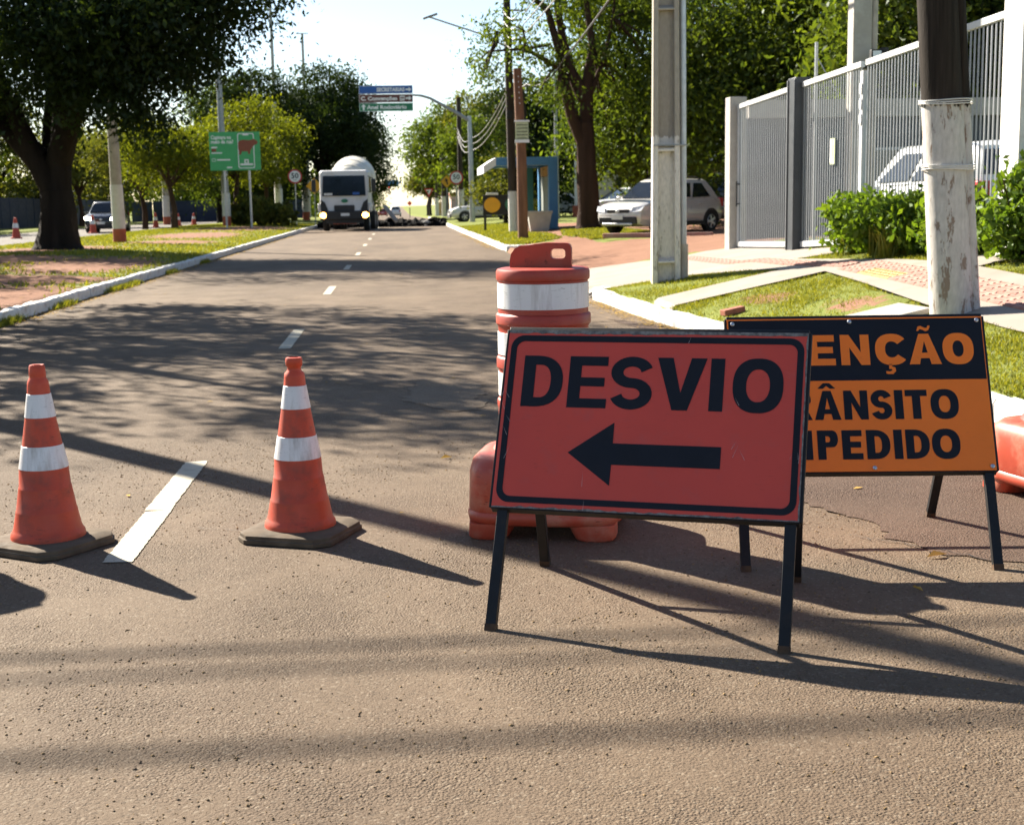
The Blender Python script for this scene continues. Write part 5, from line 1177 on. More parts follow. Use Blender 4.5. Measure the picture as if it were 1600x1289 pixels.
def make_car(name, loc, rz_, label, paint, L_=4.07, W=1.74, H_=1.55, style='hatch', lights=False, rails=False, group=None, detail=True):
    root = empty(name, loc, rz_, label, 'car', group)
    hl, hw = L_ / 2, W / 2; belt = H_ * .615; k = L_ / 4.07; hz = H_ / 1.55
    # lower body: sections along x (forward = +x)
    st = [(hl, .80, .40, .62), (hl - .06, .90, .30, .74), (hl - .22, .965, .24, .84), (hl - .60, .99, .22, .93), (hl - 1.02, 1.0, .22, belt + .03), (hl - 1.6, 1.0, .22, belt + .01), (0, 1.0, .22, belt + .02), (-hl + 1.1, 1.0, .22, belt + .05), (-hl + .45, .985, .24, belt + .07), (-hl + .12, .94, .30, belt + .03), (-hl + .03, .88, .36, .80), (-hl, .80, .42, .66)]
    if style == 'sedan': st[8] = (-hl + .45, .98, .24, belt + .02)
    rings = []
    for x, ww, zb, zt in st:
        zt *= hz if zt < belt else 1; w_ = hw * ww; half = [(.55, zb), (.92, zb + .01), (.985, zb + .12), (1.0, zb + (zt - zb) * .45), (.985, zb + (zt - zb) * .72), (.93, zt - .035), (.84, zt), (.4, zt + .012)]
        r_ = [(x, w_ * a, z) for a, z in half] + [(x, -w_ * a, z) for a, z in reversed(half)]; rings.append(r_)
    MB().loft(rings).build('body', MT[paint], root, smooth=True, angle=32)
    # cabin: glass house tapering to the roof
    if style == 'sedan': xb0, xt0, xt1, xb1 = hl - 1.10, hl - 1.85, -hl + 1.05, -hl + .45
    elif style == 'van': xb0, xt0, xt1, xb1 = hl - .85, hl - 1.45, -hl + .28, -hl + .10
    else: xb0, xt0, xt1, xb1 = hl - 1.02, hl - 1.78, -hl + .55, -hl + .16
    yb, yt = hw * .90, hw * .70; zb, zt = belt, H_
    B0 = [(xb0, yb * .93, zb), (xb0 - .10, yb, zb), (xb1 + .10, yb, zb + .03), (xb1, yb * .9, zb + .03)]; T0 = [(xt0, yt * .93, zt - .06), (xt0 - .10, yt, zt - .055), (xt1 + .10, yt, zt - .075), (xt1, yt * .9, zt - .08)]
    full = lambda A: A + [(x, -y, z) for x, y, z in reversed(A)]
    mid = [((a[0] * .42 + b[0] * .58), (a[1] * .45 + b[1] * .55) + .012, a[2] * .42 + b[2] * .58) for a, b in zip(B0, T0)]
    T1 = [(x - (.12 if x > 0 else -.10), y * .88, zt - .008 if x > 0 else zt - .02) for x, y, z in T0]; T2 = [(x - (.35 if x > 0 else -.30), y * .4, zt + .004) for x, y, z in T0]
    MB().loft([full(B0), full(mid), full(T0), full(T1), full(T2)]).build('cabin', MT[paint], root, smooth=True, angle=32)
    def quad(nm, pts, mat=MT['glass'], off=.006, par=root):
        P = [Vector(p) for p in pts]; nrm = (P[1] - P[0]).cross(P[3] - P[0]).normalized(); c = sum(P, Vector()) / 4
        if nrm.dot(c - Vector((0, 0, .8))) < 0: nrm = -nrm
        Q = [p + nrm * off for p in P]; Q2 = [p + nrm * (off - .02) for p in P]; n = len(P)
        return MB().add(Q + Q2, [tuple(range(n)), tuple(range(2 * n - 1, n - 1, -1))] + [(i, (i + 1) % n, n + (i + 1) % n, n + i) for i in range(n)]).build(nm, mat, par)
    mx = lambda a, b, t: tuple(a[i] + (b[i] - a[i]) * t for i in range(3))
    bl_, tl_ = B0[0], T0[0]; fl = lambda p: (p[0], -p[1], p[2])
    quad('windshield', [mx(bl_, tl_, .10), fl(mx(bl_, tl_, .10)), fl(mx(bl_, tl_, .92)), mx(bl_, tl_, .92)], MT['glass_b'], .025)
    quad('rear_window', [mx(B0[3], T0[3], .18), fl(mx(B0[3], T0[3], .18)), fl(mx(B0[3], T0[3], .88)), mx(B0[3], T0[3], .88)], off=.02)
    for sgn in (1, -1):
        f_ = (lambda p: p) if sgn > 0 else fl
        def side(t, v): # t 0 front .. 1 rear, v 0 belt .. 1 roof
            a = mx(B0[1], T0[1], v); b = mx(B0[2], T0[2], v); p = mx(a, b, t); return f_((p[0], p[1] + .012, p[2]))
        cuts = [(.06, .09, .47, .47), (.51, .51, .86, .80)] if style != 'van' else [(.05, .08, .38, .38), (.41, .41, .70, .70), (.73, .73, .95, .92)]
        for a, a2, b, b2 in cuts: quad('side_window', [side(a, .08), side(b, .10), side(b2, .86), side(a2 + .06, .86)], off=.014)
        if detail:
            mr = MB().box((xb0 - .22, sgn * (hw + .07), belt + .06), (.12, .17, .13)).build('mirror', MT[paint], root, bevel=.03)
            for hx in (.25, -.75): MB().box((hx * k, sgn * (hw * 1.0 + .005), belt - .12), (.17, .03, .035)).build('door_handle', MT[paint if style == 'hatch' else 'trim'], root, bevel=.008)
        for wx in (hl - .83, -hl + .72):
            arch = []; rr_ = .385 * hz
            for q in range(15):
                a = R(180 * q / 14); arch.append((wx + rr_ * math.cos(a), .315 + rr_ * math.sin(a)))
            inn = [(wx + (rr_ - .055) * math.cos(R(180 * q / 14)), .315 + (rr_ - .055) * math.sin(R(180 * q / 14))) for q in range(14, -1, -1)]
            MB().prism(arch + inn, lambda u, v, t: (u, t, v), sgn * (hw - .12), sgn * (hw + .018)).build('wheel_arch', MT['trim'], root)
            MB().prism([(wx + (rr_ - .05) * math.cos(R(180 * q / 14)), .30 + (rr_ - .05) * math.sin(R(180 * q / 14))) for q in range(15)] + [(wx - rr_ + .05, .2), (wx + rr_ - .05, .2)], lambda u, v, t: (u, t, v), sgn * (hw - .10), sgn * (hw + .006)).build('wheel_well', MT['black_flat'], root)
        MB().box((0, sgn * (hw + .004), .29), (L_ - 2.2, .03, .12)).build('sill_trim', MT['trim'], root)
        lm = emis('headlight_on', (1.0, .93, .70), 9.) if lights else MT['lamp']
        MB().loft([[(hl - .16, sgn * hw * .60, .60 * hz), (hl - .30, sgn * hw * .95, .64 * hz), (hl - .38, sgn * hw * .97, .80 * hz), (hl - .17, sgn * hw * .60, .76 * hz)], [(hl + .02, sgn * hw * .54, .62 * hz), (hl - .03, sgn * hw * .93, .66 * hz), (hl - .14, sgn * hw * .98, .80 * hz), (hl - .03, sgn * hw * .58, .76 * hz)]]).build('headlight', lm, root)
        MB().box((-hl + .06, sgn * hw * .80, .86 * hz), (.14, .22, .26)).build('tail_light', MT['sred'], root, bevel=.02)
    for sgn in (1, -1):
        for wx in (hl - .83, -hl + .72): wheel(root, wx, sgn * (hw - .085), .315 * hz, .20)
    if rails:
        for sgn in (1, -1): MB().tube([(xt0 - .25, sgn * yt * .9, zt - .01), (xt0 - .45, sgn * yt * .9, zt + .05), (xt1 + .5, sgn * yt * .9, zt + .045), (xt1 + .3, sgn * yt * .9, zt - .02)], .018, 8).build('roof_rail', MT['trim'], root)
    gr = MB().box((hl - .01, 0, .66 * hz), (.06, W * .46, .10)).box((hl - .0, 0, .40 * hz), (.07, W * .78, .20)).build('grille', MT['trim'], root, bevel=.015)
    MB().box((hl + .02, 0, .66 * hz), (.04, .14, .085)).build('badge', MT['rim'], root, bevel=.01)
    MB().box((hl + .035, 0, .49 * hz), (.015, .40, .13)).build('licence_plate', MT['plate'], root); MB().box((-hl - .005, 0, .72 * hz), (.02, .40, .13)).build('licence_plate', MT['plate'], root)
    MB().box((hl + .005, 0, .30 * hz), (.10, W * .62, .07)).build('bumper_lip', MT['rim'] if rails else MT['trim'], root, bevel=.015)
    return root
q = gz(7.35, 38.4)
make_car('parked_car', (7.75, 40.6, float(gz(7.75, 40.6)) - .02), R(180 + 42), 'silver hatchback with roof rails parked behind the concrete pole', 'silver', rails=True, H_=1.58)
p = at(1140, 300, 46.); make_car('parked_car', (p.x + .55, 46.5, float(gz(p.x, 46)) - .02), R(58), 'grey car parked in the shade behind the silver hatchback', 'grey_car', L_=4.3, H_=1.6, detail=False)
p = at(985, 318, 60.); make_car('parked_car', (p.x, 60, float(gz(p.x, 60))), R(190), 'white car in the car park left of the silver hatchback', 'white_car', style='sedan', L_=4.2, H_=1.48, detail=False)
p = at(882, 322, 86.); make_car('parked_car', (p.x, 86, float(gz(p.x, 86)) - .05), R(5), 'white car parked behind the bus shelter left of the tree trunk', 'white_car', style='sedan', L_=4.3, H_=1.48, detail=False)
p = at(955, 320, 84.); make_car('parked_car', (p.x, 82, float(gz(p.x, 84)) - .05), R(172), 'dark grey car parked right of the tree trunk', 'grey_car', style='sedan', L_=4.3, H_=1.48, detail=False)
p = at(745, 330, 84.); make_car('parked_car', (p.x + .4, 84, float(gz(p.x, 84)) - .05), R(186), 'pale car behind the display board at the roadside', 'silver', style='sedan', L_=4.2, H_=1.46, detail=False)
make_car('parked_car', (8.85, 21.6, .52), R(97), 'white car standing behind the barred fence', 'white_car', style='van', L_=4.3, W=1.80, H_=1.62)
make_car('oncoming_car', (-15.95, 78.0, .045), R(-88), 'black car with lit headlights coming along the far carriageway', 'black_car', style='hatch', L_=4.4, W=1.82, H_=1.68, lights=True)
p = at(438, 335, 120); make_car('oncoming_car', (-14.6 + .2, 135, float(rz(135)) + .05), R(-88), 'distant car with lit headlights far along the left carriageway', 'white_car', L_=4.2, H_=1.5, lights=True, detail=False)
p = at(618, 338, 215); make_car('driving_car', (p.x, 215, float(rz(215)) + .01), R(90), 'white car driving away beyond the dug-up road', 'white_car', L_=4.2, H_=1.62, detail=False)
p = at(598, 338, 260); make_car('driving_car', (p.x, 262, float(rz(262)) + .01), R(90), 'small red car far beyond the truck on the left', 'red_car', L_=4.2, H_=1.5, detail=False)

# concrete mixer truck, headlights on, coming towards the viewer: local x = its left/right seen from us, y = away
tk = empty('mixer_truck', (-2.73, 71.2, 0), R(-4.0), 'white concrete mixer truck facing us with lit headlights', 'truck')
cab = MB()
def ring(y, w, z0, z1, c=.10): return [(-w + c, y, z0), (w - c, y, z0), (w, y, z0 + c), (w, y, z1 - c), (w - c, y, z1), (-w + c, y, z1), (-w, y, z1 - c), (-w, y, z0 + c)]
cab.loft([[(x, 0 + max(0, z - 1.75) * .13, z) for x, _, z in ring(0, 1.20, .95, 3.02)], [(x, .12 + max(0, z - 1.75) * .13, z) for x, _, z in ring(0, 1.25, .90, 3.06)], ring(1.75, 1.25, .90, 3.04)])
cb = cab.build('cab', MT['truck_white'], tk, bevel=.02)
ws = MB().add([(-1.10, -.012, 1.77), (1.10, -.012, 1.77), (1.06, .115, 2.78), (-1.06, .115, 2.78), (-1.10, .03, 1.77), (1.10, .03, 1.77), (1.06, .15, 2.78), (-1.06, .15, 2.78)], [(0, 1, 2, 3), (7, 6, 5, 4), (0, 4, 5, 1), (1, 5, 6, 2), (2, 6, 7, 3), (3, 7, 4, 0)]).build('windshield', MT['glass_b'], cb)
for x in (-.55, .35): MB().beam((x, -.03, 1.79), (x + .45, .005, 2.0), .02, .012).build('wiper', MT['black_flat'], ws)
MB().box((.62, -.04, 1.88), (.34, .02, .13)).build('dash_card', MT['sblue'], ws)
MB().box((-.8, -.035, 1.86), (.42, .02, .10)).build('dash_card', MT['plate'], ws)
MB().prism(rrect(-.52, 1.02, .52, 1.30, .05, 3), lambda u, v, t: (u, t, v), -.03, .02).build('grille', MT['trim'], cb)
for s_ in (-1, 1):
    MB().prism([(s_ * x, z) for x, z in ((1.20, 1.60), (.98, 1.45), (.82, 1.05), (.84, .98), (1.20, .98))], lambda u, v, t: (u, t, v), -.035, .03).build('corner_panel', MT['trim'], cb)
    MB().box((s_ * 1.255, .85, 2.3), (.02, .9, .75)).build('door_window', MT['glass'], cb)
    MB().beam((s_ * 1.22, .10, 2.75), (s_ * 1.50, -.02, 2.60), .03, .03).beam((s_ * 1.22, .10, 1.95), (s_ * 1.50, -.02, 2.0), .03, .03).build('mirror_arm', MT['trim'], cb)
    MB().box((s_ * 1.52, -.02, 2.28), (.22, .10, .62)).build('mirror', MT['trim'], cb, bevel=.03)
    hd = MB().box((s_ * 1.02, -.10, .80), (.34, .10, .24)).build('headlight_housing', MT['trim'], tk, bevel=.02)
    o = MB().lathe([(.185, 0), (.19, .02), (.13, .05), (.02, .06)], 24).build('headlight', emis('truck_headlight', (1.0, .42, .08), 6.), hd, smooth=True); o.location = (s_ * 1.06, -.15, .80); o.rotation_euler = (R(90), 0, 0)
    MB().box((s_ * .80, -.155, .74), (.10, .02, .08)).build('marker_lamp', MT['lamp'], hd)
    MB().box((s_ * 1.27, .55, 1.18), (.16, 1.05, .42)).build('fender', MT['truck_white'], tk, bevel=.05)
    wheel_o = wheel(tk, s_ * 1.02, 0, .50, .30)
    wheel_o.rotation_euler = (0, R(90), 0); wheel_o.location = (s_ * 1.04, .95, .50)
    for yy in (4.8, 6.1):
        for xx in (1.02, .70):
            w_ = wheel(tk, s_ * xx, 0, .50, .28); w_.rotation_euler = (0, R(90), 0); w_.location = (s_ * xx, yy, .50)
em = MB().lathe([(.17, 0), (.17, .02), (.15, .03)], 24).build('emblem', MT['sgreen2'], cb); em.location = (.02, -.005, 1.52); em.rotation_euler = (R(90), 0, 0); em.scale = (1, .55, 1)
MB().box((0, -.06, .80), (2.46, .26, .44)).build('bumper', MT['trim'], tk, bevel=.04)
MB().box((.05, -.20, .83), (.44, .015, .14)).build('licence_plate', MT['plate'], tk)
MB().box((0, .10, .50), (1.9, .3, .22)).build('underrun_bar', MT['trim'], tk); MB().box((0, .02, .44), (1.2, .06, .18)).build('mud_flap', MT['red_paint'], tk)
MB().box2((-.45, .4, .62), (.45, 7.4, .92)).build('chassis', MT['trim'], tk)
MB().box2((-1.0, 2.0, .92), (1.0, 2.5, 2.1)).build('water_tank', MT['drum_white'], tk, bevel=.05)
dr = MB(); ax0, ax1 = Vector((0, 2.35, 2.25)), Vector((0, 7.0, 3.05)); d = (ax1 - ax0); Ld = d.length; d.normalize(); uu = Vector((1, 0, 0)); vv = d.cross(uu)
rings = []
for t, r_ in ((0, .55), (.02, .80), (.10, 1.02), (.30, 1.19), (.50, 1.21), (.60, 1.19), (.80, .95), (.95, .66), (1, .62)):
    c = ax0 + d * (Ld * t); rings.append([tuple(c + (uu * math.cos(2 * math.pi * k_ / 40) + vv * math.sin(2 * math.pi * k_ / 40)) * r_) for k_ in range(40)])
dm_ = dr.loft(rings).build('drum', MT['drum_white'], tk, smooth=True, angle=45)
for t in (.12, .31, .60):
    c = ax0 + d * (Ld * t); r_ = float(np.interp(t, [.10, .30, .50, .60], [1.03, 1.195, 1.215, 1.195]))
    MB().tube([c + (uu * math.cos(2 * math.pi * k_ / 40) + vv * math.sin(2 * math.pi * k_ / 40)) * r_ for k_ in range(41)], .025, 6, False).build('drum_ring', MT['drum_white'], dm_)
MB().box((0, 1.9, 2.2), (.9, .5, .9)).build('drum_stand', MT['trim'], tk)
MB().loft([[(-.5, 7.0, 3.9), (.5, 7.0, 3.9), (.5, 7.6, 3.9), (-.5, 7.6, 3.9)], [(-.25, 7.0, 3.2), (.25, 7.0, 3.2), (.25, 7.5, 3.2), (-.25, 7.5, 3.2)]]).build('hopper', MT['drum_white'], tk)
MB().beam((.55, 7.3, 2.7), (.9, 7.5, .9), .06, .06).build('rear_ladder', MT['galv'], tk)
MB().tube([(-.6, 1.85, 3.0), (-.6, 1.85, 2.0)], .07, 10).build('exhaust', MT['galv_d'], tk)
MB().loft([[(1.30, 7.8, 1.25), (1.55, 7.8, 1.25), (1.52, 7.8, 1.12), (1.33, 7.8, 1.12)], [(1.95, 7.4, .42), (2.2, 7.4, .42), (2.15, 7.4, .30), (2.0, 7.4, .30)]]).build('chute', MT['galv_d'], tk)

# ------------------------------------------------------------------ broken-up asphalt across the carriageway
def rock(name, c, s, mat, parent, seed):
    r_ = random.Random(seed); V = []
    n1, n2 = 5, 8; rings = []
    for i in range(n1):
        th = math.pi * (i + .35) / (n1 - .3); rings.append([(math.sin(th) * math.cos(2 * math.pi * k / n2) * s[0] * r_.uniform(.75, 1.2), math.sin(th) * math.sin(2 * math.pi * k / n2) * s[1] * r_.uniform(.75, 1.2), -math.cos(th) * s[2] * r_.uniform(.8, 1.15)) for k in range(n2)])
    return MB().loft(rings).build(name, mat, parent, loc=c, rot=(0, 0, r_.uniform(0, 3)))
rb = empty('rubble_bank', (0, 81.5, 0), 0, 'low bank of dark broken asphalt lying across the road beside the truck', 'rubble')
xs = np.linspace(-4.7, 2.7, 40); prof_ = [(-.9, -.02), (-.6, .24), (0, .46), (.6, .42), (1.6, -.02)]
rows = []
for x in xs: rows.append([(float(x), y + random.gauss(0, .08), max(-.02, z * random.uniform(.6, 1.15) * (1 if x < 1.6 else .7))) for y, z in prof_])
MB().loft(rows, caps=False, closed=False).build('bank', MT['rubble'], rb)
for i in range(95):
    x = random.uniform(-4.6, 2.7); s_ = random.uniform(.06, .22)
    rock('chunk', (x, random.uniform(-1.0, .7), random.uniform(.02, .44)), (s_ * 1.3, s_, s_ * .6), MT['rubble_p'] if (random.random() < .04 or (1.2 < x < 1.9 and random.random() < .4)) else MT['rubble'], rb, i)
tag(strip('shaded_dug_up_strip', [80, 82, 86, 90, 96, 110], lambda Y: -4.7, lambda Y: 2.7, .006, MT['rubble']), kind='structure')  # dug-up surface and the tree shade on it in one near-black sheet
# ------------------------------------------------------------------ trees
def leaf_mesh(name, C, size, droop=.3, aspect=.45, tint_mu=.5, tint_sd=.25, cl=None):
    n = len(C); d = rng.normal(size=(n, 3)); d[:, 2] -= droop * 1.6; d /= np.linalg.norm(d, axis=1)[:, None]
    r2 = rng.normal(size=(n, 3)); s = np.cross(d, r2); s /= np.linalg.norm(s, axis=1)[:, None] + 1e-9
    L_ = size * (rng.uniform(.6, 1.35, n) * (1 + .9 * np.clip(cl if cl is not None else 0, -.35, .45)))[:, None]; W = L_ * aspect; nn = np.cross(d, s)
    V = np.empty((n, 4, 3)); V[:, 0] = C - d * L_ * .5; V[:, 1] = C + s * W * .5 + nn * W * .12; V[:, 2] = C + d * L_ * .5; V[:, 3] = C - s * W * .5 + nn * W * .12
    me = np_mesh(name, V.reshape(-1, 3), np.arange(4 * n).reshape(-1, 4))
    t = rng.normal(tint_mu, tint_sd, n)
    if cl is not None: t += cl
    tint(me, np.clip(t, 0, 1)); return me

def crown_points(blobs, clump_r, per, fill=.55):
    """blobs: (centre, (rx,ry,rz), clumps). Leaves come in clumps set through each blob, thicker to the outside."""
    P, T, CC = [], [], []
    for c, r_, m in blobs:
        u = rng.normal(size=(m, 3)); u /= np.linalg.norm(u, axis=1)[:, None]; rad = fill + (1 - fill) * rng.random(m) ** .6
        cc = np.array(c) + u * rad[:, None] * np.array(r_) * (1 + .12 * rng.normal(size=(m, 1)))
        CC.append(cc); sz = rng.uniform(.55, 1.35, m)
        k = rng.poisson(per, m) + 2; idx = np.repeat(np.arange(m), k)
        off = rng.normal(size=(len(idx), 3)) * clump_r * np.array([1, 1, .75]) * sz[idx][:, None]
        P.append(cc[idx] + off); T.append((rng.normal(0, .24, m))[idx])
    return np.concatenate(P), np.concatenate(T), np.concatenate(CC)

def tree(name, base, label, trunk, blobs, leaf, size, clump_r=.45, per=45, bark='bark', limbs=None, cat='tree', group=None, droop=.3, fill=.55, twigs=40, mu=.5):
    root = empty(name, base, 0, label, cat, group)
    b = Vector(base); tr = MB()
    P, rad = trunk
    # root flare, slight wander
    nv = 18; fine = []
    for i in range(len(P) - 1):
        for k in range(6): fine.append((Vector(P[i]).lerp(Vector(P[i + 1]), k / 6), rad[i] + (rad[i + 1] - rad[i]) * k / 6))
    fine.append((Vector(P[-1]), rad[-1])); ph = random.uniform(0, 6)
    rings = []
    for p, r0 in fine:      # lumpy, fluted stem
        rings.append([p + Vector((math.cos(a), math.sin(a), 0)) * r0 * (1 + .07 * math.sin(3 * a + ph + p.z * .6) + .05 * math.sin(7 * a + p.z * 1.7 + ph) + .03 * math.sin(11 * a - p.z * 4)) for a in [2 * math.pi * k / nv for k in range(nv)]])
    tr.loft(rings)
    top = Vector(P[-1]); rt = rad[-1]
    C, T, CC = crown_points([((c[0] - b.x, c[1] - b.y, c[2] - b.z), r_, m) for c, r_, m in blobs], clump_r, per, fill)
    if limbs is None: limbs = [[top, (top + Vector((c[0] - b.x, c[1] - b.y, c[2] - b.z))) / 2 + Vector((0, 0, .2)), Vector((c[0] - b.x, c[1] - b.y, c[2] - b.z))] for c, r_, m in blobs]
    for li in limbs:
        li = [Vector(p) for p in li]; k_ = .85 if (li[0] - top).length < .95 else .32; tr.tube(li, [rt * k_ * (1 - .72 * i / (len(li) - 1)) for i in range(len(li))], 8)
    ends = [Vector(li[-1]) for li in limbs] + [Vector(li[len(li) // 2]) for li in limbs]
    sel = rng.choice(len(CC), min(twigs, len(CC)), replace=False)
    for i in sel:
        e = Vector(CC[i]); s_ = min(ends, key=lambda q: (q - e).length)
        m_ = s_.lerp(e, .5) + Vector((random.gauss(0, .2), random.gauss(0, .2), random.gauss(.15, .15))); tr.tube([s_, m_, e], [rt * .16 + .012, rt * .10 + .01, .01], 5, False)
    tr.build('trunk', MT[bark], root, smooth=True, angle=60)
    cr = link('crown', leaf_mesh('crown', C, size, droop, cl=T, tint_mu=mu), MT[leaf], root)
    return root

# the big dark tree on the median; its crown hangs over the kerb
bx, by = -9.75, 40.8; bz = float(gz(bx, by)) - .1
tree('shade_tree', (bx, by, bz), 'big dark shade tree on the median at the left edge', ([(0, 0, 0), (-.02, 0, .22), (.0, 0, .6), (.04, 0, 1.2), (.02, 0, 1.75)], [.80, .62, .52, .50, .46]),
     [((-11.2, 40.5, 6.2), (3.0, 3.0, 2.2), 210), ((-8.6, 39.2, 5.9), (2.2, 2.6, 1.7), 190), ((-7.0, 38.2, 6.0), (1.9, 2.2, 1.6), 160), ((-5.6, 37.6, 6.2), (1.4, 1.9, 1.5), 110), ((-4.3, 37.2, 6.8), (1.2, 1.6, 1.0), 52),
      ((-6.7, 38.0, 4.2), (.95, 1.0, .75), 40), ((-8.7, 39, 4.4), (.9, 1., .7), 30), ((-12.6, 42.2, 3.9), (1.6, 1.2, 1.3), 70), ((-13.8, 41.5, 6.0), (2.4, 3, 2.0), 90), ((-9.5, 39.5, 9.2), (4.6, 4.4, 2.2), 190), ((-5.1, 37.2, 4.9), (.6, .8, .6), 16), ((-11.6, 41, 4.1), (1.2, 1.2, .8), 26)],
     'leaf_dark', .16, .46, 66, 'bark', droop=.55, twigs=60, mu=.42,
     limbs=[[(.02, 0, 1.6), (-.55, -.1, 2.8), (-1.15, -.2, 4.4), (-1.6, -.4, 6.2)], [(.06, 0, 1.6), (.22, -.1, 3.0), (.5, -.6, 4.4), (1.1, -1.4, 5.8)], [(.0, .1, 1.7), (-.12, .5, 3.4), (.1, .4, 5.2), (.2, -.6, 8.4)], [(.1, 0, 2.5), (.9, -.9, 4.2), (2.4, -2.2, 5.6), (3.9, -3, 6.3), (5.2, -3.5, 6.8)], [(-.4, 0, 2.6), (-1.9, .3, 4.3), (-3.6, .6, 5.9)]])
# tree just outside the left edge: throws the dappled shade over the near lanes
bx, by = -10.2, 21.5; bz = float(gz(bx, by)) - .1
tree('shade_tree', (bx, by, bz), 'shade tree outside the left edge whose leaf shadows dapple the road', ([(0, 0, 0), (0, 0, .5), (.1, 0, 2.4)], [.5, .38, .16]),
     [((-9.6, 21.6, 6.4), (2.4, 2.8, 1.5), 52), ((-7.6, 18.6, 6.7), (1.9, 1.9, 1.1), 24), ((-6.5, 22.4, 7.4), (2.0, 2.4, 1.0), 24), ((-8.2, 24.8, 6.8), (2.0, 2.0, 1.2), 28), ((-10.8, 17.6, 6.2), (2.0, 2.2, 1.3), 36), ((-5.4, 20.2, 7.9), (1.3, 1.5, .6), 11), ((-6.3, 16.8, 7.2), (1.0, 1.1, .5), 7), ((-9.2, 15.6, 5.6), (1.2, 1.2, .6), 14)],
     'leaf_dark', .16, .37, 190, 'bark', droop=.5, twigs=24)
for bx, by, lab, m_ in ((-17.2, 40.5, 'dark tree outside the left edge shading the grass by the big tree', 62), (-14.6, 30.5, 'dark tree outside the left edge shading the near soil', 40)):
    bz = float(gz(bx, by)) - .1
    tree('shade_tree', (bx, by, bz), lab, ([(0, 0, 0), (0, 0, .5), (.1, 0, 2.4)], [.5, .38, .2]), [((bx, by, 6.6), (2.6, 3.0, 1.4), m_), ((bx + 1.6, by - 2.4, 6.2), (1.9, 1.9, 1.2), m_ // 2), ((bx - 1.6, by + 2.0, 6.6), (2, 2, 1.3), m_ // 2), ((bx + 1.2, by + 2.4, 6.4), (1.8, 1.8, 1.2), m_ // 2)], 'leaf_dark', .2, .42, 85, 'bark', droop=.5, twigs=20)
# yellow-green small trees behind the campaign board
def small_tree(X, Y, h, r_, label, leaf='leaf_yel', n=3, seed=1, size=.20, bark='bark_r', m=48, group='yellow green median trees', low=.42):
    q = random.Random(seed); z0 = float(gz(X, Y)) - .1; top = h * .36
    tr = ([(0, 0, 0), (.05, 0, top * .5), (q.uniform(-.2, .2), 0, top)], [.20, .15, .13]); bl_ = []; li = []
    for i in range(n + 3):
        a = 2 * math.pi * i / (n + 3) + q.random(); d_ = r_ * q.uniform(.25, .62); zc = z0 + h * q.uniform(low + .1, .86)
        bl_.append(((X + math.cos(a) * d_, Y + math.sin(a) * d_, zc), (r_ * q.uniform(.42, .6), r_ * .55, h * q.uniform(.13, .2)), m))
        li.append([(tr[0][-1]), (math.cos(a) * d_ * .45, math.sin(a) * d_ * .45, (top + zc - z0) / 2), (math.cos(a) * d_, math.sin(a) * d_, zc - z0)])
    return tree('street_tree', (X, Y, z0), label, tr, bl_, leaf, size, .42, 46, bark, limbs=li, group=group, twigs=25)
small_tree(-12.2, 77, 6.6, 3.5, 'yellow green small tree just left of the green board', seed=1, n=4)
small_tree(-9.7, 84, 7.4, 3.6, 'yellow green small tree rising right behind the green board', seed=2, n=4)
small_tree(-15.4, 86, 6.4, 3.4, 'yellow green small tree between the painted pole and the green board', seed=3, leaf='leaf_olive')
small_tree(-8.6, 92, 6.6, 3.0, 'yellow green small tree between the board and the 50 sign', seed=5)
small_tree(-21.8, 98, 6.2, 3.2, 'olive tree behind the oncoming black car', seed=8, leaf='leaf_olive', group=None)
# leaning thin stems under these crowns
def big_tree(X, Y, h, r_, label, leaf, seed, size=.26, m=80, n=6, bark='bark', trunk_r=.32, low=.3, per=40, group=None, clump=.55, fill=.5):
    q = random.Random(seed); z0 = float(gz(X, Y)) - .1; top = h * .30; bl_ = []; li = []
    tr = ([(0, 0, 0), (0, 0, .3), (q.uniform(-.1, .1), 0, top * .6), (q.uniform(-.2, .2), 0, top)], [trunk_r * 1.5, trunk_r * 1.1, trunk_r, trunk_r * .85])
    for i in range(n):
        a = 2 * math.pi * i / n + q.random() * .8; d_ = r_ * q.uniform(.3, .62); zc = z0 + h * q.uniform(low + .1, .80)
        bl_.append(((X + math.cos(a) * d_, Y + math.sin(a) * d_, zc), (r_ * q.uniform(.40, .58), r_ * q.uniform(.4, .55), h * q.uniform(.13, .2)), m)); li.append([tr[0][-1], (math.cos(a) * d_ * .4, math.sin(a) * d_ * .4, (top + zc - z0) / 2), (math.cos(a) * d_, math.sin(a) * d_, zc - z0)])
    bl_.append(((X, Y, z0 + h * .82), (r_ * .55, r_ * .5, h * .16), m))
    li.append([tr[0][-1], (.1, 0, h * .55), (0, 0, h * .8)])
    return tree('tall_tree', (X, Y, z0), label, tr, bl_, leaf, size, clump, per, bark, limbs=li, group=group, fill=fill)
big_tree(-5.6, 108, 12.0, 5.4, 'tall dark tree above and behind the mixer truck', 'leaf_dark', 4, m=110, n=8, low=.22, group='dark trees behind the truck')
big_tree(-10.6, 106, 11.4, 4.8, 'tall dark tree left of the truck above the 50 sign', 'leaf_dark', 6, m=95, n=7, low=.2, group='dark trees behind the truck')
big_tree(-14.8, 118, 12.0, 5.2, 'dark tree behind the campaign board', 'leaf_mid', 9, m=85, n=7, low=.15, group='dark trees behind the truck')
big_tree(-2.9, 120, 9.0, 3.4, 'dark tree crown reaching over the road right of the truck', 'leaf_dark', 12, m=60, n=5, low=.38, group='dark trees behind the truck')
big_tree(-4.9, 185, 7.0, 2.9, 'small dark tree in the gap right of the truck', 'leaf_mid', 13, m=44, n=5, low=.15)
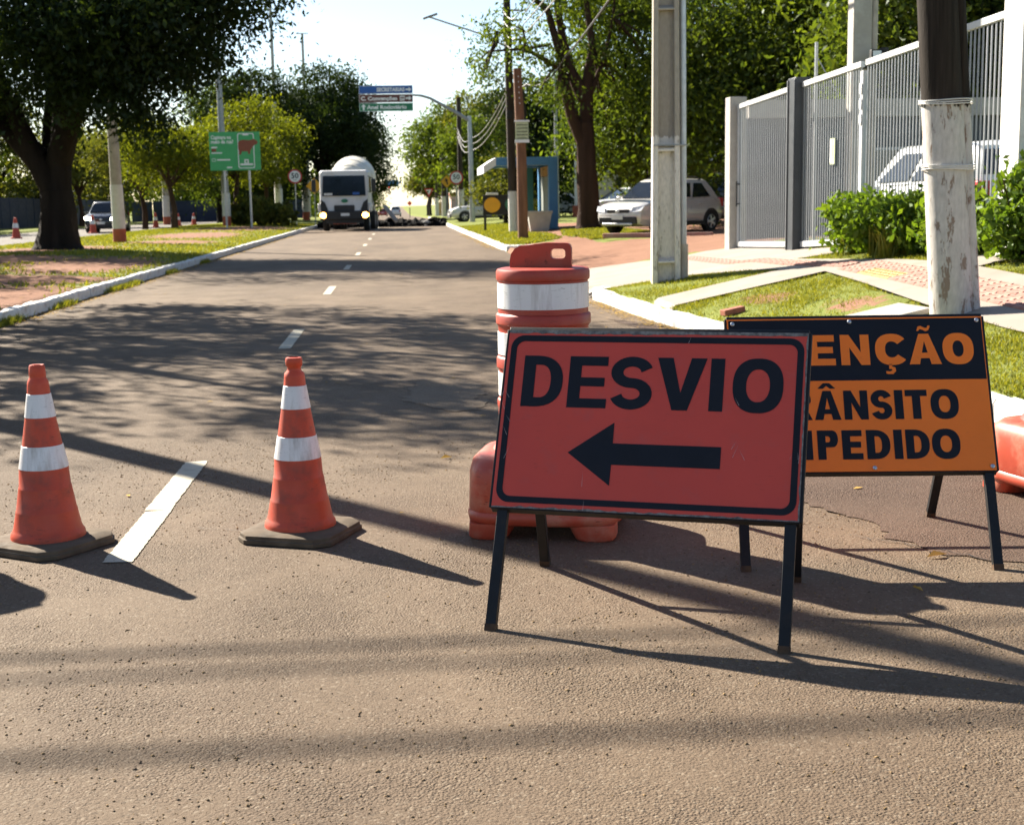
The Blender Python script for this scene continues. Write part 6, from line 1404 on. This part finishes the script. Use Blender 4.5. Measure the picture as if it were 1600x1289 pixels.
for i, (X, Y, h, r_, lab) in enumerate(((-31, 84, 11, 6.0, 'dark tree behind the blue wall at the left edge'), (-29, 104, 9.5, 5.4, 'dark tree behind the blue wall behind the thick trunk'), (-26.5, 124, 8.5, 5., 'olive tree beyond the blue wall right of the painted pole'), (-20, 138, 8.5, 5.2, 'dark tree at the far end of the left carriageway'), (-30, 66, 10, 5., 'dark tree close behind the blue wall outside the left edge'))):
    big_tree(X, Y, h, r_, lab, ['leaf_mid', 'leaf_olive', 'leaf_olive', 'leaf_mid', 'leaf_dark'][i], 30 + i, m=62, n=6, low=.1, per=30, size=.32, group='trees beyond the blue wall', clump=.7)
# right side
bx, by = 6.74, 49.0; bz = float(gz(bx, by)) - .1
tree('forked_tree', (bx, by, bz), 'tall forked tree with reddish trunk beside the bus shelter', ([(0, 0, 0), (-.02, 0, .25), (0, 0, .8), (-.06, 0, 2.4), (-.10, 0, 3.8)], [.58, .44, .38, .34, .31]),
     [((4.1, 48.5, 7.0), (1.1, 1.2, .75), 24), ((3.0, 48.2, 5.8), (.8, .9, .45), 13), ((5.6, 48.8, 8.3), (1.7, 1.6, .8), 32), ((7.8, 49.5, 8.2), (1.8, 1.6, .9), 34), ((5.3, 48.2, 4.9), (.65, .7, .45), 10), ((7.0, 48.5, 6.4), (.8, .8, .5), 10), ((4.9, 48.0, 6.1), (.8, .8, .5), 12), ((8.6, 49.8, 6.3), (1.2, 1.1, 1.0), 24), ((6.0, 49, 9.6), (2.6, 2.2, .9), 50), ((7.9, 50.5, 4.6), (1.0, 1.0, .9), 22)],
     'leaf_mid', .15, .38, 44, 'bark_r', droop=.4, twigs=50,
     limbs=[[(-.10, 0, 3.0), (-.55, -.1, 4.0), (-.85, -.2, 5.2), (-.95, -.2, 6.0), (-1.4, -.3, 7.6), (-2.4, -.5, 8.4)], [(-.06, 0, 3.7), (.0, 0, 5.2), (.18, 0, 6.4), (-.1, 0, 8.6)], [(.1, 0, 4.8), (.6, .1, 6.0), (.95, .2, 7.4), (1.1, .3, 9.0)], [(-.1, 0, 4.6), (-.6, 0, 5.6), (-.9, 0, 6.9), (-1.2, 0, 9)], [(-.9, -.2, 5.6), (-2.2, -.5, 6.3), (-3.4, -.8, 6.2)]])
for i, (X, Y, h, r_, leaf, lab) in enumerate((
        (9.9, 53, 10.5, 4.2, 'leaf_mid', 'bushy green tree right behind the forked tree'),
        (12.4, 47, 11.5, 4.4, 'leaf_mid', 'tall green tree behind the silver hatchback'),
        (15.4, 43, 11.0, 4.4, 'leaf_mid', 'dense green tree above the barred gate'),
        (18.6, 44, 11.5, 4.8, 'leaf_mid', 'dense green tree above the middle of the fence'),
        (18.2, 35, 10.0, 4.2, 'leaf_dark', 'dark tree behind the whitewashed pole'),
        (14.2, 35.8, 8.6, 3.6, 'leaf_mid', 'green tree behind the grey building'))):
    big_tree(X, Y, h, r_, lab, leaf, 60 + i, m=105, n=9, low=.08, per=42, size=.20, clump=.5, group='trees behind the fence')
big_tree(8.4, 84, 8.6, 4.4, 'dark tree behind the bus shelter', 'leaf_dark', 71, m=70, n=7, low=.1, per=34, size=.26, group='trees behind the bus shelter')
big_tree(6.2, 112, 8.4, 3.4, 'green tree left of the utility pole behind the speed sign', 'leaf_mid', 72, m=62, n=6, low=.12, per=34, size=.28, group='trees behind the bus shelter')
big_tree(4.6, 134, 10.6, 4.2, 'dark tree on the right of the gap at the end of the road', 'leaf_mid', 73, m=66, n=6, low=.18, per=32, size=.32, group='trees behind the bus shelter')
big_tree(8.6, 126, 11.0, 4.6, 'pale green tree behind the curved sign arm', 'leaf_olive', 74, m=70, n=6, low=.1, per=32, size=.32, group='trees behind the bus shelter')
big_tree(13.2, 96, 10.5, 5.0, 'green tree between the bus shelter and the forked tree', 'leaf_mid', 75, m=70, n=7, low=.1, per=34, size=.28, group='trees behind the bus shelter')
big_tree(4.2, 190, 8.0, 3.4, 'small pale tree right of the white car at the end of the road', 'leaf_olive', 76, m=44, n=5, low=.12, per=28, size=.36)
big_tree(5.4, 70, 3.6, 1.7, 'low olive bush tree between display board and utility pole', 'leaf_olive', 77, m=34, n=5, low=.0, per=28, size=.18, trunk_r=.1, clump=.3)

def bush(X, Y, h, r_, label, leaf, seed, size=.09, m=60, per=26, group='glossy shrubs in front of the fence', asp=.5):
    q = random.Random(seed); z0 = float(gz(X, Y)); root = empty('shrub', (X, Y, z0), 0, label, 'shrub', group); bl_ = []
    for i in range(5): bl_.append(((q.uniform(-.5, .5) * r_, q.uniform(-.4, .4) * r_, h * q.uniform(.35, .70)), (r_ * q.uniform(.4, .55), r_ * .5, h * q.uniform(.25, .34)), m // 4))
    bl_.append(((0, 0, h * .32), (r_ * .85, r_ * .8, h * .32), m))
    C, T, CC = crown_points(bl_, .085, per, .6); C[:, 2] = np.maximum(C[:, 2], .03)
    link('foliage', leaf_mesh('foliage', C, size, -.3, asp, cl=T), MT[leaf], root)
    st_ = MB()
    for i in range(12):
        a = q.uniform(0, 6.28); st_.tube([(q.gauss(0, .08) * r_, q.gauss(0, .08) * r_, 0), (math.cos(a) * r_ * .35, math.sin(a) * r_ * .3, h * .4), (math.cos(a) * r_ * .6, math.sin(a) * r_ * .5, h * .75)], [.014, .011, .006], 5, False)
    st_.build('stems', MT['bark_r'], root); return root
bush(5.98, 17.3, .76, .55, 'leftmost glossy shrub below the barred fence', 'leaf_fresh', 1)
bush(6.02, 16.7, .80, .58, 'glossy shrub below the fence left of the whitewashed pole', 'leaf_fresh', 2)
bush(6.10, 15.8, .72, .5, 'glossy shrub hidden partly by the whitewashed pole', 'leaf_fresh', 3)
bush(6.12, 14.75, .80, .50, 'glossy shrub right of the whitewashed pole beside the white pillar', 'leaf_fresh', 4)
bush(6.22, 13.35, 1.04, .46, 'glossy shrub at the right picture edge before the white pillar', 'leaf_fresh', 5, m=90)
def tuft(X, Y, label):
    n = 90; a = rng.uniform(0, 6.28, n); l = rng.uniform(.25, .5, n); z0 = float(gz(X, Y)); tl = rng.uniform(.3, .9, n); bx_ = rng.normal(0, .08, (n, 2)); w = .010
    dx, dy = np.cos(a), np.sin(a); b0 = np.stack([bx_[:, 0], bx_[:, 1], np.zeros(n)], -1); sd = np.stack([-dy, dx, np.zeros(n)], -1) * w
    md = b0 + np.stack([dx * l * tl * .4, dy * l * tl * .4, l * .72 * (1 - .2 * tl)], -1); tp_ = b0 + np.stack([dx * l * tl, dy * l * tl, l * (1 - .45 * tl)], -1)
    V = np.stack([b0 - sd, b0 + sd, md + sd * .8, md - sd * .8, md - sd * .8, md + sd * .8, tp_ + sd * .1, tp_ - sd * .1], 1)
    me = np_mesh('grass_tuft', V.reshape(-1, 3), np.arange(8 * n).reshape(-1, 4)); tint(me, np.repeat(np.clip(rng.normal(.5, .2, n), 0, 1), 2))
    tag(link('grass_tuft', me, MT['grass'], None, (X, Y, z0)), label, 'grass tuft', 'grass tufts below the shrubs')
for X, Y, lab in ((5.75, 17.2, 'long grass tuft below the leftmost shrub'), (5.82, 16.4, 'long grass tuft between the two left shrubs'), (5.80, 15.9, 'long grass tuft just left of the whitewashed pole')): tuft(X, Y, lab)
bush(-7.0, 79.5, 1.9, 1.5, 'dull green bush at the foot of the campaign board', 'leaf_olive', 9, size=.22, m=90, per=26, group='median bushes')
bush(-8.8, 82.0, 1.7, 1.4, 'dull green bush behind the campaign board posts', 'leaf_olive', 10, size=.22, m=80, per=26, group='median bushes')

# far wood closing the view on both sides of the road
def far_wood(name, label, boxes, n, size):
    P = []
    for (x0, x1), (y0, y1), h in boxes:
        m = n // len(boxes); X = rng.uniform(x0, x1, m); Y = rng.uniform(y0, y1, m); top = h * (.62 + .22 * np.sin(X * .55 + Y * .13) + .16 * np.sin(X * 1.7 + 2))
        P.append(np.stack([X, Y, rz(Y) + top * rng.random(m) ** .75], -1))
    tag(link(name, leaf_mesh(name, np.concatenate(P), size, .2, .6), MT['leaf_mid']), label, 'wood', kind='stuff')
far_wood('far_wood', 'distant belt of trees closing the view left of the road', [((-75, -30), (150, 175), 10), ((-34, -8.5), (205, 235), 9)], 15000, .8)
far_wood('far_wood', 'distant belt of trees closing the view right of the road', [((9, 40), (180, 205), 9), ((22, 80), (105, 125), 12), ((17, 45), (62, 74), 10)], 24000, .7)
